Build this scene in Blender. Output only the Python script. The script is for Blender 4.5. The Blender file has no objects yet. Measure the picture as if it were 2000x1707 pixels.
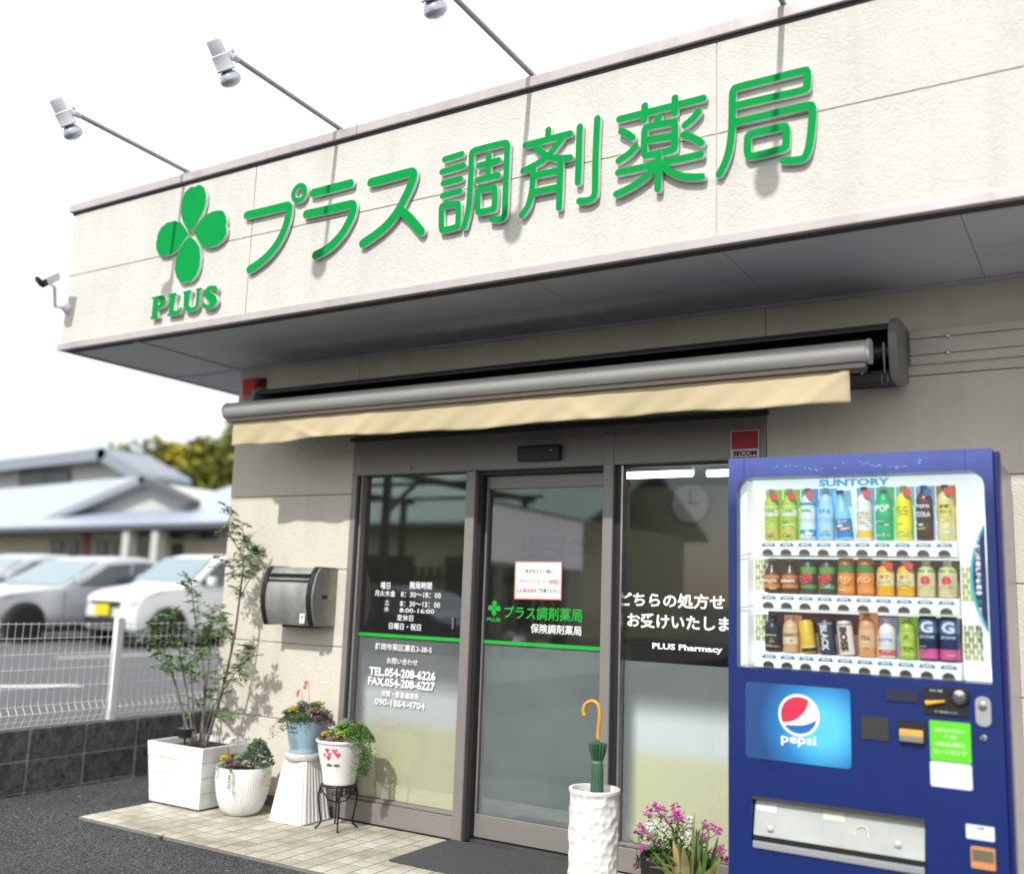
import bpy, bmesh, math, random
import numpy as np
from mathutils import Vector, Matrix

sc = bpy.context.scene
col = sc.collection
random.seed(7)
# ------------------------------------------------------------------ camera
FPX, PCX, PCY = 1925.2, 1000.0, 855.0            # focal length and principal point, in pixels of the 2000x1707 photo
def _rot(yaw, p, r):
    yaw, p, r = (math.radians(a) for a in (yaw, p, r))
    c, s = math.cos(yaw), math.sin(yaw); Rz = np.array([[c, -s, 0], [s, c, 0], [0, 0, 1]])
    c, s = math.cos(p), math.sin(p); Rx = np.array([[1, 0, 0], [0, c, -s], [0, s, c]])
    c, s = math.cos(r), math.sin(r); Ry = np.array([[c, 0, s], [0, 1, 0], [-s, 0, c]])
    return Rz @ Rx @ Ry
CR = _rot(31.5312, 9.0632, -1.9993)              # columns: right, forward, up
CC = np.array([4.998, -4.601, 1.305])
cam_d = bpy.data.cameras.new('camera'); cam = bpy.data.objects.new('camera', cam_d); col.objects.link(cam)
cam_d.sensor_width = 36.0; cam_d.lens = FPX / 2000 * 36; cam_d.shift_y = 1.5 / 2000
cam_d.clip_start = 0.05; cam_d.clip_end = 2000
m4 = Matrix.Identity(4)
for i in range(3):
    m4[i][0] = CR[i][0]; m4[i][1] = CR[i][2]; m4[i][2] = -CR[i][1]; m4[i][3] = CC[i]
cam.matrix_world = m4
cam_d.dof.use_dof = True; cam_d.dof.focus_distance = 4.7
cam_d.dof.aperture_fstop = cam_d.lens / 1000 / 0.038
sc.camera = cam
# ------------------------------------------------------------------ sky, sun, exposure
SUN = Vector((-0.05, 1.0, -0.955)).normalized()
w = bpy.data.worlds.new('World'); sc.world = w; w.use_nodes = True
nt = w.node_tree; nt.nodes.clear(); N = nt.nodes.new; L = nt.links.new
out = N('ShaderNodeOutputWorld'); bg1 = N('ShaderNodeBackground'); bg2 = N('ShaderNodeBackground'); mx = N('ShaderNodeMixShader')
sky = N('ShaderNodeTexSky'); sky.sky_type = 'NISHITA'; sky.sun_disc = False
sky.sun_elevation = math.asin(-SUN.z); sky.sun_rotation = math.atan2(-SUN.x, -SUN.y)
L(sky.outputs[0], bg1.inputs[0]); bg1.inputs[1].default_value = 0.15
bg2.inputs[0].default_value = (0.98, 0.995, 1.0, 1); bg2.inputs[1].default_value = 1.18
tc = N('ShaderNodeTexCoord'); mp = N('ShaderNodeMapping'); mp.inputs['Scale'].default_value = (1.2, 1.2, 2.6)
nz = N('ShaderNodeTexNoise'); nz.inputs['Scale'].default_value = 1.7; nz.inputs['Detail'].default_value = 5; nz.inputs['Roughness'].default_value = .55
rp = N('ShaderNodeValToRGB'); rp.color_ramp.elements[0].position = .38; rp.color_ramp.elements[1].position = .68
L(tc.outputs['Generated'], mp.inputs[0]); L(mp.outputs[0], nz.inputs[0]); sz_ = N('ShaderNodeSeparateXYZ'); ma_ = N('ShaderNodeMath'); ma_.operation = 'MULTIPLY_ADD'; ma_.inputs[1].default_value = .8      # cloud thins out towards the horizon
L(tc.outputs['Generated'], sz_.inputs[0]); L(sz_.outputs['Z'], ma_.inputs[0]); L(nz.outputs['Fac'], ma_.inputs[2]); L(ma_.outputs[0], rp.inputs[0])
L(rp.outputs[0], mx.inputs[0]); L(bg1.outputs[0], mx.inputs[1]); L(bg2.outputs[0], mx.inputs[2]); L(mx.outputs[0], out.inputs[0])
sd = bpy.data.lights.new('sun', 'SUN'); sd.energy = 3.3; sd.angle = math.radians(1.3); sd.color = (1, .975, .94)
so = bpy.data.objects.new('sun', sd); col.objects.link(so); so.rotation_euler = SUN.to_track_quat('-Z', 'Y').to_euler(); so.location = (0, -20, 20)
vs = sc.view_settings; vs.view_transform = 'Standard'; vs.look = 'None'; vs.exposure = 0.15; vs.gamma = 1; vs.use_curve_mapping = False
sc.cycles.max_bounces = 8; sc.cycles.transparent_max_bounces = 16; sc.cycles.caustics_reflective = False; sc.cycles.caustics_refractive = False
try: sc.cycles.use_denoising = True
except Exception: pass

# ------------------------------------------------------------------ pixel -> place
def ray(x, y): return CR @ np.array([(x - PCX) / FPX, 1, -(y - PCY) / FPX])
def hit(x, y, ax, val):
    d = ray(x, y); t = (val - CC[ax]) / d[ax]; return CC + d * t
def W(x, y, Y=0.): return hit(x, y, 1, Y)
def G(x, y, z=0.): return hit(x, y, 2, z)
def XP(x, y, X): return hit(x, y, 0, X)

# ------------------------------------------------------------------ materials
MATS = {}
def mat(name, c, rough=.6, metal=0., var=0., vs=8., bump=0., bs=40., bd=.002, spec=.5, emit=None, es=1., vc=None, detail=4., coat=0., trans=0., sub=0.):
    if name in MATS: return MATS[name]
    m = bpy.data.materials.new(name); m.use_nodes = True; MATS[name] = m
    t = m.node_tree; b = t.nodes['Principled BSDF']
    b.inputs['Base Color'].default_value = (*c, 1); b.inputs['Roughness'].default_value = rough; b.inputs['Metallic'].default_value = metal
    b.inputs['Specular IOR Level'].default_value = spec; b.inputs['Coat Weight'].default_value = coat; b.inputs['Coat Roughness'].default_value = .08
    if trans: b.inputs['Transmission Weight'].default_value = trans
    if sub: b.inputs['Subsurface Weight'].default_value = sub; b.inputs['Subsurface Radius'].default_value = (.01, .01, .005); b.inputs['Subsurface Scale'].default_value = .3
    if emit: b.inputs['Emission Color'].default_value = (*emit, 1); b.inputs['Emission Strength'].default_value = es
    if var or bump:
        tc = t.nodes.new('ShaderNodeTexCoord')
    if var:
        n = t.nodes.new('ShaderNodeTexNoise'); n.inputs['Scale'].default_value = vs; n.inputs['Detail'].default_value = detail; n.inputs['Roughness'].default_value = .65
        t.links.new(tc.outputs['Object'], n.inputs['Vector'])
        r = t.nodes.new('ShaderNodeValToRGB'); e = r.color_ramp.elements
        lo = vc or tuple(x * (1 - var) for x in c); hi = tuple(min(1, x * (1 + var * .7)) for x in c)
        e[0].position = .3; e[0].color = (*lo, 1); e[1].position = .68; e[1].color = (*hi, 1)
        t.links.new(n.outputs['Fac'], r.inputs[0]); t.links.new(r.outputs[0], b.inputs['Base Color'])
    if bump:
        n2 = t.nodes.new('ShaderNodeTexNoise'); n2.inputs['Scale'].default_value = bs; n2.inputs['Detail'].default_value = 6
        t.links.new(tc.outputs['Object'], n2.inputs['Vector'])
        bp = t.nodes.new('ShaderNodeBump'); bp.inputs['Strength'].default_value = bump; bp.inputs['Distance'].default_value = bd
        t.links.new(n2.outputs['Fac'], bp.inputs['Height']); t.links.new(bp.outputs[0], b.inputs['Normal'])
    return m

def stucco(name, c):
    m = mat(name, c, rough=.85, var=.05, vs=2.2, spec=.25)
    t = m.node_tree; b = t.nodes['Principled BSDF']; N = t.nodes.new; L = t.links.new
    tc = N('ShaderNodeTexCoord')
    n1 = N('ShaderNodeTexNoise'); n1.inputs['Scale'].default_value = 42; n1.inputs['Detail'].default_value = 5; n1.inputs['Distortion'].default_value = 1.6; n1.inputs['Roughness'].default_value = .6
    n2 = N('ShaderNodeTexNoise'); n2.inputs['Scale'].default_value = 5; n2.inputs['Detail'].default_value = 6; n2.inputs['Distortion'].default_value = 2.5
    r1 = N('ShaderNodeValToRGB'); r1.color_ramp.elements[0].position = .38; r1.color_ramp.elements[1].position = .62
    r2 = N('ShaderNodeValToRGB'); r2.color_ramp.elements[0].position = .485; r2.color_ramp.elements[1].position = .5
    r2.color_ramp.elements[0].color = (1, 1, 1, 1); r2.color_ramp.elements[1].color = (0, 0, 0, 1)
    e = r2.color_ramp.elements.new(.515); e.color = (1, 1, 1, 1)
    n3 = N('ShaderNodeTexNoise'); n3.inputs['Scale'].default_value = 3; n3.inputs['Detail'].default_value = 2
    r3 = N('ShaderNodeValToRGB'); r3.color_ramp.elements[0].position = .5; r3.color_ramp.elements[1].position = .62
    mx = N('ShaderNodeMath'); mx.operation = 'MAXIMUM'; ad = N('ShaderNodeMath'); ad.operation = 'MULTIPLY_ADD'; ad.inputs[1].default_value = .55
    for a in (n1, n2, n3): L(tc.outputs['Object'], a.inputs['Vector'])
    L(n1.outputs['Fac'], r1.inputs[0]); L(n2.outputs['Fac'], r2.inputs[0]); L(n3.outputs['Fac'], r3.inputs[0])
    L(r2.outputs[0], mx.inputs[0]); L(r3.outputs[0], mx.inputs[1]); L(mx.outputs[0], ad.inputs[0]); L(r1.outputs[0], ad.inputs[2])
    bp = N('ShaderNodeBump'); bp.inputs['Strength'].default_value = .5; bp.inputs['Distance'].default_value = .0035
    L(ad.outputs[0], bp.inputs['Height']); L(bp.outputs[0], b.inputs['Normal'])
    return m

def glass(name, tint, refl=1.0, rough=.0):
    m = bpy.data.materials.new(name); m.use_nodes = True; t = m.node_tree; t.nodes.clear(); N = t.nodes.new; L = t.links.new
    o = N('ShaderNodeOutputMaterial'); tr = N('ShaderNodeBsdfTransparent'); tr.inputs[0].default_value = (*tint, 1)
    gl = N('ShaderNodeBsdfGlossy'); gl.inputs['Roughness'].default_value = rough
    fr = N('ShaderNodeFresnel'); fr.inputs[0].default_value = 1.5; mu = N('ShaderNodeMath'); mu.operation = 'MULTIPLY'; mu.use_clamp = True; mu.inputs[1].default_value = refl
    mx = N('ShaderNodeMixShader'); ge = N('ShaderNodeNewGeometry'); bk = N('ShaderNodeMath'); bk.operation = 'SUBTRACT'; bk.inputs[0].default_value = 1; L(ge.outputs['Backfacing'], bk.inputs[1]); mu2 = N('ShaderNodeMath'); mu2.operation = 'MULTIPLY'
    L(fr.outputs[0], mu.inputs[0]); L(mu.outputs[0], mu2.inputs[0]); L(bk.outputs[0], mu2.inputs[1]); L(mu2.outputs[0], mx.inputs[0]); L(tr.outputs[0], mx.inputs[1]); L(gl.outputs[0], mx.inputs[2]); L(mx.outputs[0], o.inputs[0])
    MATS[name] = m; return m

def film(name, c, wd, wr, tint=(.9, .92, .92), fade=(-2, -1, 1)):
    m = bpy.data.materials.new(name); m.use_nodes = True; t = m.node_tree; t.nodes.clear(); N = t.nodes.new; L = t.links.new
    o = N('ShaderNodeOutputMaterial'); tr = N('ShaderNodeBsdfTransparent'); tr.inputs[0].default_value = (*tint, 1)
    rf = N('ShaderNodeBsdfRefraction'); rf.inputs[0].default_value = (*tint, 1); rf.inputs['Roughness'].default_value = .45; rf.inputs['IOR'].default_value = 1.25
    df = N('ShaderNodeBsdfDiffuse'); df.inputs[0].default_value = (*c, 1)
    tc = N('ShaderNodeTexCoord'); nz = N('ShaderNodeTexNoise'); nz.inputs['Scale'].default_value = 3; L(tc.outputs['Object'], nz.inputs['Vector'])
    ma = N('ShaderNodeMath'); ma.operation = 'MULTIPLY_ADD'; ma.inputs[1].default_value = wd * .5; ma.inputs[2].default_value = wd * .75; L(nz.outputs['Fac'], ma.inputs[0])
    a = N('ShaderNodeMixShader'); b = N('ShaderNodeMixShader')
    sp = N('ShaderNodeSeparateXYZ'); L(tc.outputs['Object'], sp.inputs[0]); mr = N('ShaderNodeMapRange'); mr.interpolation_type = 'SMOOTHSTEP'      # the frosting fades out towards the foot of the film
    mr.inputs['From Min'].default_value = fade[0]; mr.inputs['From Max'].default_value = fade[1]; mr.inputs['To Min'].default_value = fade[2]; L(sp.outputs['Z'], mr.inputs[0])
    m1 = N('ShaderNodeMath'); m1.operation = 'MULTIPLY'; L(ma.outputs[0], m1.inputs[0]); L(mr.outputs[0], m1.inputs[1]); ma = m1
    m2 = N('ShaderNodeMath'); m2.operation = 'MULTIPLY'; m2.inputs[1].default_value = wr; L(mr.outputs[0], m2.inputs[0]); L(m2.outputs[0], a.inputs[0])
    L(tr.outputs[0], a.inputs[1]); L(rf.outputs[0], a.inputs[2]); L(ma.outputs[0], b.inputs[0]); L(a.outputs[0], b.inputs[1]); L(df.outputs[0], b.inputs[2]); L(b.outputs[0], o.inputs[0])
    MATS[name] = m; return m

def painted_bright_zone(name, x0):
    """soft-edged bright zone of the lower panes, painted as a sheet: opaque cream at the foot, white higher up, its density thinning out at the top and at the side edge"""
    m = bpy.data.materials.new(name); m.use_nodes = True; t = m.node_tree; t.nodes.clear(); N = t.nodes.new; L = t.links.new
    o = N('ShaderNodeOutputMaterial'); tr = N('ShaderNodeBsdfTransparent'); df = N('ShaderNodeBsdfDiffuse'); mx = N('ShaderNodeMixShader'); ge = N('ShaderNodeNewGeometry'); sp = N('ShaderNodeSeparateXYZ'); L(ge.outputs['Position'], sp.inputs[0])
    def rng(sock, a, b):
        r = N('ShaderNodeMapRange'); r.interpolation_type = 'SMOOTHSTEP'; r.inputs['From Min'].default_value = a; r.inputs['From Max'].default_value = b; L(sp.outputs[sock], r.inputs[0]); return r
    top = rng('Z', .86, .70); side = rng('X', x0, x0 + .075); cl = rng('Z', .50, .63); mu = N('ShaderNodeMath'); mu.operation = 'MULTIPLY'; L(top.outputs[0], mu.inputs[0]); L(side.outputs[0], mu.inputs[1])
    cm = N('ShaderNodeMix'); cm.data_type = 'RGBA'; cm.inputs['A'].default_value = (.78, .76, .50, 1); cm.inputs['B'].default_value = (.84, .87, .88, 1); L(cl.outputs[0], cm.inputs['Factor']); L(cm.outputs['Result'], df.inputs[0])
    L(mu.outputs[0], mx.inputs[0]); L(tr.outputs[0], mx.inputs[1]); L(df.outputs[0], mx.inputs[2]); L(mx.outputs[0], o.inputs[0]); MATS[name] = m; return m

# ------------------------------------------------------------------ mesh helpers
ORG = {}
def tag(o, label, cat, group=None, kind=None):
    if label: o['label'] = label
    if cat: o['category'] = cat
    if group: o['group'] = group
    if kind: o['kind'] = kind
    return o
def thing(name, label, cat, loc=(0, 0, 0), group=None):
    o = bpy.data.objects.new(name, None); col.objects.link(o); o.location = loc; o.empty_display_size = .1
    ORG[o.name] = Vector(loc); return tag(o, label, cat, group)
def link(name, me, mats, parent=None, org=None):
    for m in (mats if isinstance(mats, (list, tuple)) else [mats]): me.materials.append(m)
    o = bpy.data.objects.new(name, me); col.objects.link(o)
    if parent is not None:
        o.parent = parent; ORG[o.name] = ORG[parent.name]
    else:
        ORG[o.name] = Vector(org or (0, 0, 0)); o.location = ORG[o.name]
    return o

class MB:
    def __init__(s): s.v = []; s.f = []; s.m = []
    def add(s, vs, fs, mi=0):
        n = len(s.v); s.v += [tuple(float(a) for a in p) for p in vs]; s.f += [tuple(n + i for i in f) for f in fs]
        s.m += [mi] * len(fs); return s
    def box(s, x0, x1, y0, y1, z0, z1, mi=0, rz=0, c=None):
        vs = [(x, y, z) for z in (z0, z1) for y in (y0, y1) for x in (x0, x1)]
        if rz:
            c = c or ((x0 + x1) / 2, (y0 + y1) / 2); ca, sa = math.cos(rz), math.sin(rz)
            vs = [(c[0] + (x - c[0]) * ca - (y - c[1]) * sa, c[1] + (x - c[0]) * sa + (y - c[1]) * ca, z) for x, y, z in vs]
        return s.add(vs, [(0, 2, 3, 1), (4, 5, 7, 6), (0, 1, 5, 4), (2, 6, 7, 3), (0, 4, 6, 2), (1, 3, 7, 5)], mi)
    def tube(s, pts, r, n=8, mi=0, cap=True, closed=False):
        pts = [Vector(p) for p in pts]; k = len(pts); rs = r if isinstance(r, (list, tuple)) else [r] * k
        ring = []; prev = None
        for i, p in enumerate(pts):
            a = pts[(i - 1) % k] if (i or closed) else p; b = pts[(i + 1) % k] if (i < k - 1 or closed) else p
            t = (b - a).normalized()
            if prev is None:
                u = t.cross(Vector((0, 0, 1)))
                if u.length < .1: u = t.cross(Vector((1, 0, 0)))
            else: u = prev - t * prev.dot(t)
            u.normalize(); prev = u; v = t.cross(u)
            ring.append([p + (u * math.cos(q * 2 * math.pi / n) + v * math.sin(q * 2 * math.pi / n)) * rs[i] for q in range(n)])
        vs = [q for rr in ring for q in rr]; fs = []
        for i in range(k if closed else k - 1):
            j = (i + 1) % k
            for q in range(n): fs.append((i * n + q, i * n + (q + 1) % n, j * n + (q + 1) % n, j * n + q))
        if cap and not closed: fs += [tuple(range(n))[::-1], tuple((k - 1) * n + q for q in range(n))]
        return s.add(vs, fs, mi)
    def lathe(s, prof, c, n=24, mi=0, rad=None, axis='z', caps=True):
        vs = []; fs = []; k = len(prof)
        for i, (r, h) in enumerate(prof):
            for q in range(n):
                a = 2 * math.pi * q / n; rr = r * (rad(a, h) if rad else 1)
                p = (rr * math.cos(a), rr * math.sin(a), h)
                if axis == 'y': p = (p[0], -p[2], p[1])
                if axis == 'x': p = (p[2], p[0], p[1])
                vs.append((c[0] + p[0], c[1] + p[1], c[2] + p[2]))
        for i in range(k - 1):
            for q in range(n): fs.append((i * n + q, i * n + (q + 1) % n, (i + 1) * n + (q + 1) % n, (i + 1) * n + q))
        if caps: fs += [tuple(range(n))[::-1], tuple((k - 1) * n + q for q in range(n))]
        return s.add(vs, fs, mi)
    def prism(s, poly, ax, a0, a1, mi=0):      # polygon in the two other axes, extruded along axis ax
        n = len(poly)
        def P(p, a):
            if ax == 'y': return (p[0], a, p[1])
            if ax == 'x': return (a, p[0], p[1])
            return (p[0], p[1], a)
        vs = [P(p, a0) for p in poly] + [P(p, a1) for p in poly]
        fs = [tuple(range(n)), tuple(range(2 * n - 1, n - 1, -1))] + [(i, n + i, n + (i + 1) % n, (i + 1) % n) for i in range(n)]
        return s.add(vs, fs, mi)
    def build(s, name, mats, parent=None, org=None, smooth=None, bevel=0, seg=2, fixn=True):
        o0 = ORG[parent.name] if parent is not None else Vector(org or (0, 0, 0))
        me = bpy.data.meshes.new(name); me.from_pydata([(a - o0.x, b - o0.y, c - o0.z) for a, b, c in s.v], [], s.f)
        me.polygons.foreach_set('material_index', s.m); me.update()
        if bevel or fixn:
            bm = bmesh.new(); bm.from_mesh(me)
            if fixn: bmesh.ops.recalc_face_normals(bm, faces=bm.faces)
            if bevel:
                es = [e for e in bm.edges if len(e.link_faces) == 2 and e.calc_face_angle(0) > .5]
                bmesh.ops.bevel(bm, geom=es, offset=bevel, segments=seg, affect='EDGES', profile=.6, clamp_overlap=True)
            bm.to_mesh(me); bm.free()
        if smooth is not None:
            me.polygons.foreach_set('use_smooth', [True] * len(me.polygons))
            if smooth > 0: me.set_sharp_from_angle(angle=math.radians(smooth))
        return link(name, me, mats, parent, org)

def boxp(name, m, parent, x0, x1, y0, y1, z0, z1, bevel=0, org=None, **k):
    return MB().box(x0, x1, y0, y1, z0, z1).build(name, m, parent, org, bevel=bevel, **k)

def curve_mesh(name, loops, Y, depth, mats, parent, org=None):
    """filled outline(s) in X-Z, front face at Y, going back by depth; material 0 front, 1 sides"""
    c = bpy.data.curves.new('tmp', 'CURVE'); c.dimensions = '2D'; c.fill_mode = 'BOTH'; c.extrude = depth / 2
    for Lp in loops:
        s = c.splines.new('POLY'); s.points.add(len(Lp) - 1); s.use_cyclic_u = True
        for p, q in zip(s.points, Lp): p.co = (q[0], q[1], 0, 1)
    o = bpy.data.objects.new('tmp', c); me = bpy.data.meshes.new_from_object(o); bpy.data.objects.remove(o); bpy.data.curves.remove(c)
    o0 = ORG[parent.name] if parent is not None else Vector(org or (0, 0, 0))
    me.materials.clear()
    me.transform(Matrix(((1, 0, 0, -o0.x), (0, 0, -1, Y + depth / 2 - o0.y), (0, 1, 0, -o0.z), (0, 0, 0, 1))))
    me.update()
    if isinstance(mats, (list, tuple)) and len(mats) > 1:
        for p in me.polygons: p.material_index = 0 if p.normal.y < -.7 else 1
    return link(name, me, mats, parent, org)

TXT = {}
def text_mesh(body, bold=0.0, spacing=1.0, res=2):
    k = (body, bold, spacing)
    c = bpy.data.curves.new('tmp', 'FONT'); c.body = body; c.size = 1; c.resolution_u = res; c.offset = bold; c.space_character = spacing
    o = bpy.data.objects.new('tmp', c); me = bpy.data.meshes.new_from_object(o); bpy.data.objects.remove(o); bpy.data.curves.remove(c)
    me.materials.clear(); return me
def text(name, body, m, parent, x0, x1, z, Y, h=None, bold=.01, tilt=0., depth=0, vertical=False, org=None, zc=None):
    """flat lettering facing -Y, fitted between x0 and x1, its lowest point at z; h is the cap height"""
    me = text_mesh(body, bold)
    co = np.array([v.co[:] for v in me.vertices]);
    if len(co) == 0: return None
    a, b = co.min(0), co.max(0); sx = (x1 - x0) / (b[0] - a[0]); sz = sx if h is None else h / (b[1] - a[1])
    o0 = ORG[parent.name] if parent is not None else Vector(org or (0, 0, 0))
    ca, sa = math.cos(tilt), math.sin(tilt); cx, cz = (x0 + x1) / 2, z + sz * (b[1] - a[1]) / 2
    for v in me.vertices:
        px, pz = x0 + (v.co.x - a[0]) * sx - cx, z + (v.co.y - a[1]) * sz - cz
        v.co = (cx + px * ca - pz * sa - o0.x, Y - o0.y, cz + px * sa + pz * ca - o0.z)
    me.update(); return link(name, me, m, parent, org)

def catmull(pts, k=6, closed=False):
    P = [np.array(p, float) for p in pts]; n = len(P); out = []
    for i in range(n if closed else n - 1):
        p0 = P[(i - 1) % n] if (closed or i) else P[0]; p1 = P[i]; p2 = P[(i + 1) % n]; p3 = P[(i + 2) % n] if (closed or i < n - 2) else P[-1]
        for j in range(k):
            t = j / k; out.append(.5 * (2 * p1 + (p2 - p0) * t + (2 * p0 - 5 * p1 + 4 * p2 - p3) * t * t + (3 * p1 - p0 - 3 * p2 + p3) * t ** 3))
    if not closed: out.append(P[-1])
    return out
def stroke_loops(P, w, closed=False, caps=6):
    P = [np.array(p) for p in P]; n = len(P); Lf = []; Rt = []
    for i in range(n):
        a = P[(i - 1) % n] if (closed or i) else P[0]; b = P[(i + 1) % n] if (closed or i < n - 1) else P[-1]
        t = (b - a) / (np.linalg.norm(b - a) + 1e-9); nr = np.array([-t[1], t[0]]); Lf.append(P[i] + nr * w / 2); Rt.append(P[i] - nr * w / 2)
    if closed: return [Lf, Rt]
    def cap(c, frm):
        a0 = math.atan2(frm[1], frm[0]); return [c + w / 2 * np.array([math.cos(a0 - math.pi * q / caps), math.sin(a0 - math.pi * q / caps)]) for q in range(1, caps)]
    return [Lf + cap(P[-1], Lf[-1] - P[-1]) + Rt[::-1] + cap(P[0], Rt[0] - P[0])]
def copy_tree(o, parent=None):
    c = o.copy(); col.objects.link(c); c.parent = parent; ORG[c.name] = ORG.get(o.name, Vector())
    for ch in list(o.children):
        if ch.name in ORG or True: copy_tree(ch, c)
    return c

def grime(m, c=(.35, .32, .28), sc=(1.5, 1.5, 1.5), lo=.45, hi=.75, amt=.5, det=5):
    """large stains and streaks laid over the material, fixed to the place"""
    t = m.node_tree; b = t.nodes['Principled BSDF']; N = t.nodes.new; L = t.links.new; inp = b.inputs['Base Color']
    ge = N('ShaderNodeNewGeometry'); mp = N('ShaderNodeMapping'); mp.inputs['Scale'].default_value = sc; nz = N('ShaderNodeTexNoise'); nz.inputs['Scale'].default_value = 1; nz.inputs['Detail'].default_value = det; nz.inputs['Roughness'].default_value = .6
    mr = N('ShaderNodeMapRange'); mr.inputs['From Min'].default_value = lo; mr.inputs['From Max'].default_value = hi; mr.inputs['To Max'].default_value = amt
    mx = N('ShaderNodeMix'); mx.data_type = 'RGBA'; mx.blend_type = 'MULTIPLY'; mx.inputs['B'].default_value = (*c, 1)
    L(ge.outputs['Position'], mp.inputs[0]); L(mp.outputs[0], nz.inputs['Vector']); L(nz.outputs['Fac'], mr.inputs[0]); L(mr.outputs[0], mx.inputs['Factor'])
    if inp.links: L(inp.links[0].from_socket, mx.inputs['A'])
    else: mx.inputs['A'].default_value = inp.default_value[:]
    L(mx.outputs['Result'], inp); return m
# ------------------------------------------------------------------ common materials
M_wall = stucco('cream_siding', (.67, .65, .605)); M_wall2 = stucco('warm_cream_siding', (.70, .655, .56))
M_trim = mat('mauve_grey_metal_trim', (.52, .47, .47), .38, .25, var=.06, vs=3)
M_trimd = mat('dark_joint', (.05, .05, .055), .8)
M_soff = mat('soffit_board', (.60, .62, .67), .7, var=.08, vs=1.4)
M_seal = mat('joint_sealant', (.62, .57, .51), .7)
M_frame = mat('bronze_anodised_frame', (.27, .25, .235), .45, .25, var=.06, vs=2.)
M_framed = mat('dark_gasket', (.015, .015, .017), .5)
M_blackp = mat('black_plastic', (.014, .014, .016), .42)
M_white = mat('white_paint', (.80, .80, .79), .5, var=.04, vs=6)
M_steel = mat('brushed_steel', (.42, .41, .40), .34, .9, var=.2, vs=5)
M_green = mat('green_acrylic', (.003, .30, .062), .65, spec=.05, var=.05, vs=2)
M_gside = mat('white_acrylic_edge', (.72, .76, .73), .4)
M_wtext = mat('white_vinyl', (.86, .86, .86), .5)
M_gtext = mat('green_vinyl', (.012, .40, .04), .5)
M_ktext = mat('black_print', (.02, .02, .02), .6)
M_rtext = mat('red_print', (.70, .06, .06), .6)
M_asph = mat('asphalt', (.075, .075, .08), .9, var=.85, vs=75, bump=1., bs=85, bd=.012, detail=5, vc=(.02, .02, .022))
M_lot = mat('parking_asphalt', (.11, .11, .12), .9, var=.35, vs=60, bump=.6, bs=120, bd=.004)
grime(M_wall, (.78, .75, .70), (6., 6., .5), .50, .78, .4); grime(M_wall2, (.78, .75, .70), (6., 6., .5), .50, .78, .4); grime(M_soff, (.5, .5, .5), (1.2, 2., 1), .5, .75, .6); grime(M_asph, (.45, .45, .45), (1.3, 1.3, 1), .42, .68, .75); grime(M_trim, (.6, .58, .56), (6, 6, 1.), .5, .75, .5)
M_pane = glass('window_glass', (.93, .95, .95), 2.2); M_panel = glass('window_glass_mirror_coat', (.95, .96, .96), 5.0); M_paned = glass('door_glass', (.92, .94, .94), 3.6)
M_film = film('frosted_film', (.88, .92, .94), .26, .40, (.99, 1., 1.))
# ================================================================== ground and setting
g = MB().add([(-300, -300, -.016), (300, -300, -.016), (300, 300, -.016), (-300, 300, -.016)], [(0, 1, 2, 3)]).build('ground', M_asph); g['kind'] = 'structure'
lot = MB().box(-200, -.93, -60, 200, -.3, .335).build('parking_lot', M_lot); lot['kind'] = 'structure'
M_line = mat('road_paint', (.72, .72, .70), .7, var=.12, vs=30)
for nm, pts in (('parking_line', [(-3.9, .55), (-3.75, .45), (-3.2, 1.35), (-3.38, 1.42)]), ('parking_line', [(-9.2, 3.2), (-9.08, 3.2), (-9.08, 8), (-9.2, 8)]), ('parking_line', [(-6.4, 3.2), (-6.28, 3.2), (-6.28, 8), (-6.4, 8)]), ('parking_line', [(-12., 3.2), (-11.88, 3.2), (-11.88, 8), (-12., 8)])):
    MB().add([(x, y, .339) for x, y in pts], [(0, 1, 2, 3)]).build(nm, M_line, lot)

M_tile = [mat('beige_tile_%d' % i, c, .7, var=.10, vs=14, bump=.3, bs=160, bd=.0008) for i, c in enumerate([(.55, .52, .44), (.50, .48, .40), (.58, .55, .48), (.46, .44, .37)])]
for m_ in M_tile: grime(m_, (.55, .50, .38), (2.2, 3.2, 1), .42, .66, .8)
M_grout = mat('tile_grout', (.20, .195, .17), .9, var=.2, vs=30)
ap = MB().box(-.04, 7., -.886, .0, -.05, -.0014).build('tile_paving', M_grout); ap['kind'] = 'structure'
cells = []
for i in range(70):
    for j in range(9):
        x, y = -.04 + .1 * i + .05, -.886 + .0984 * j + .049
        v = CR.T @ (np.array([x, y, 0]) - CC); px, py = PCX + FPX * v[0] / v[1], PCY - FPX * v[2] / v[1]
        vis = -10 < px < 1420 and py < 1720 and not (x > 2.9 and y > -.6)
        cells.append((not vis, v[1], x, y))
cells.sort()
tb = MB().box(-.0468, .0468, -.046, .046, -.012, 0)
tmesh = []
for k in range(4):
    o = tb.build('tile', M_tile[k], None, bevel=.0025, seg=1); tmesh.append(o.data); bpy.data.objects.remove(o)
rest = MB()
for n, (h, d, x, y) in enumerate(cells):
    dz = random.uniform(-.0008, .0008)
    if n < 300 and not h:
        o = bpy.data.objects.new('tile', random.choice(tmesh)); col.objects.link(o); o.parent = ap; o.location = (x, y, dz); o.rotation_euler = (random.uniform(-.004, .004), random.uniform(-.004, .004), 0)
    else: rest.box(x - .0475, x + .0475, y - .0467, y + .0467, -.012, dz)
rt = rest.build('tile_remainder', M_tile[0], ap, bevel=0); rt['kind'] = 'stuff'

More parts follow.
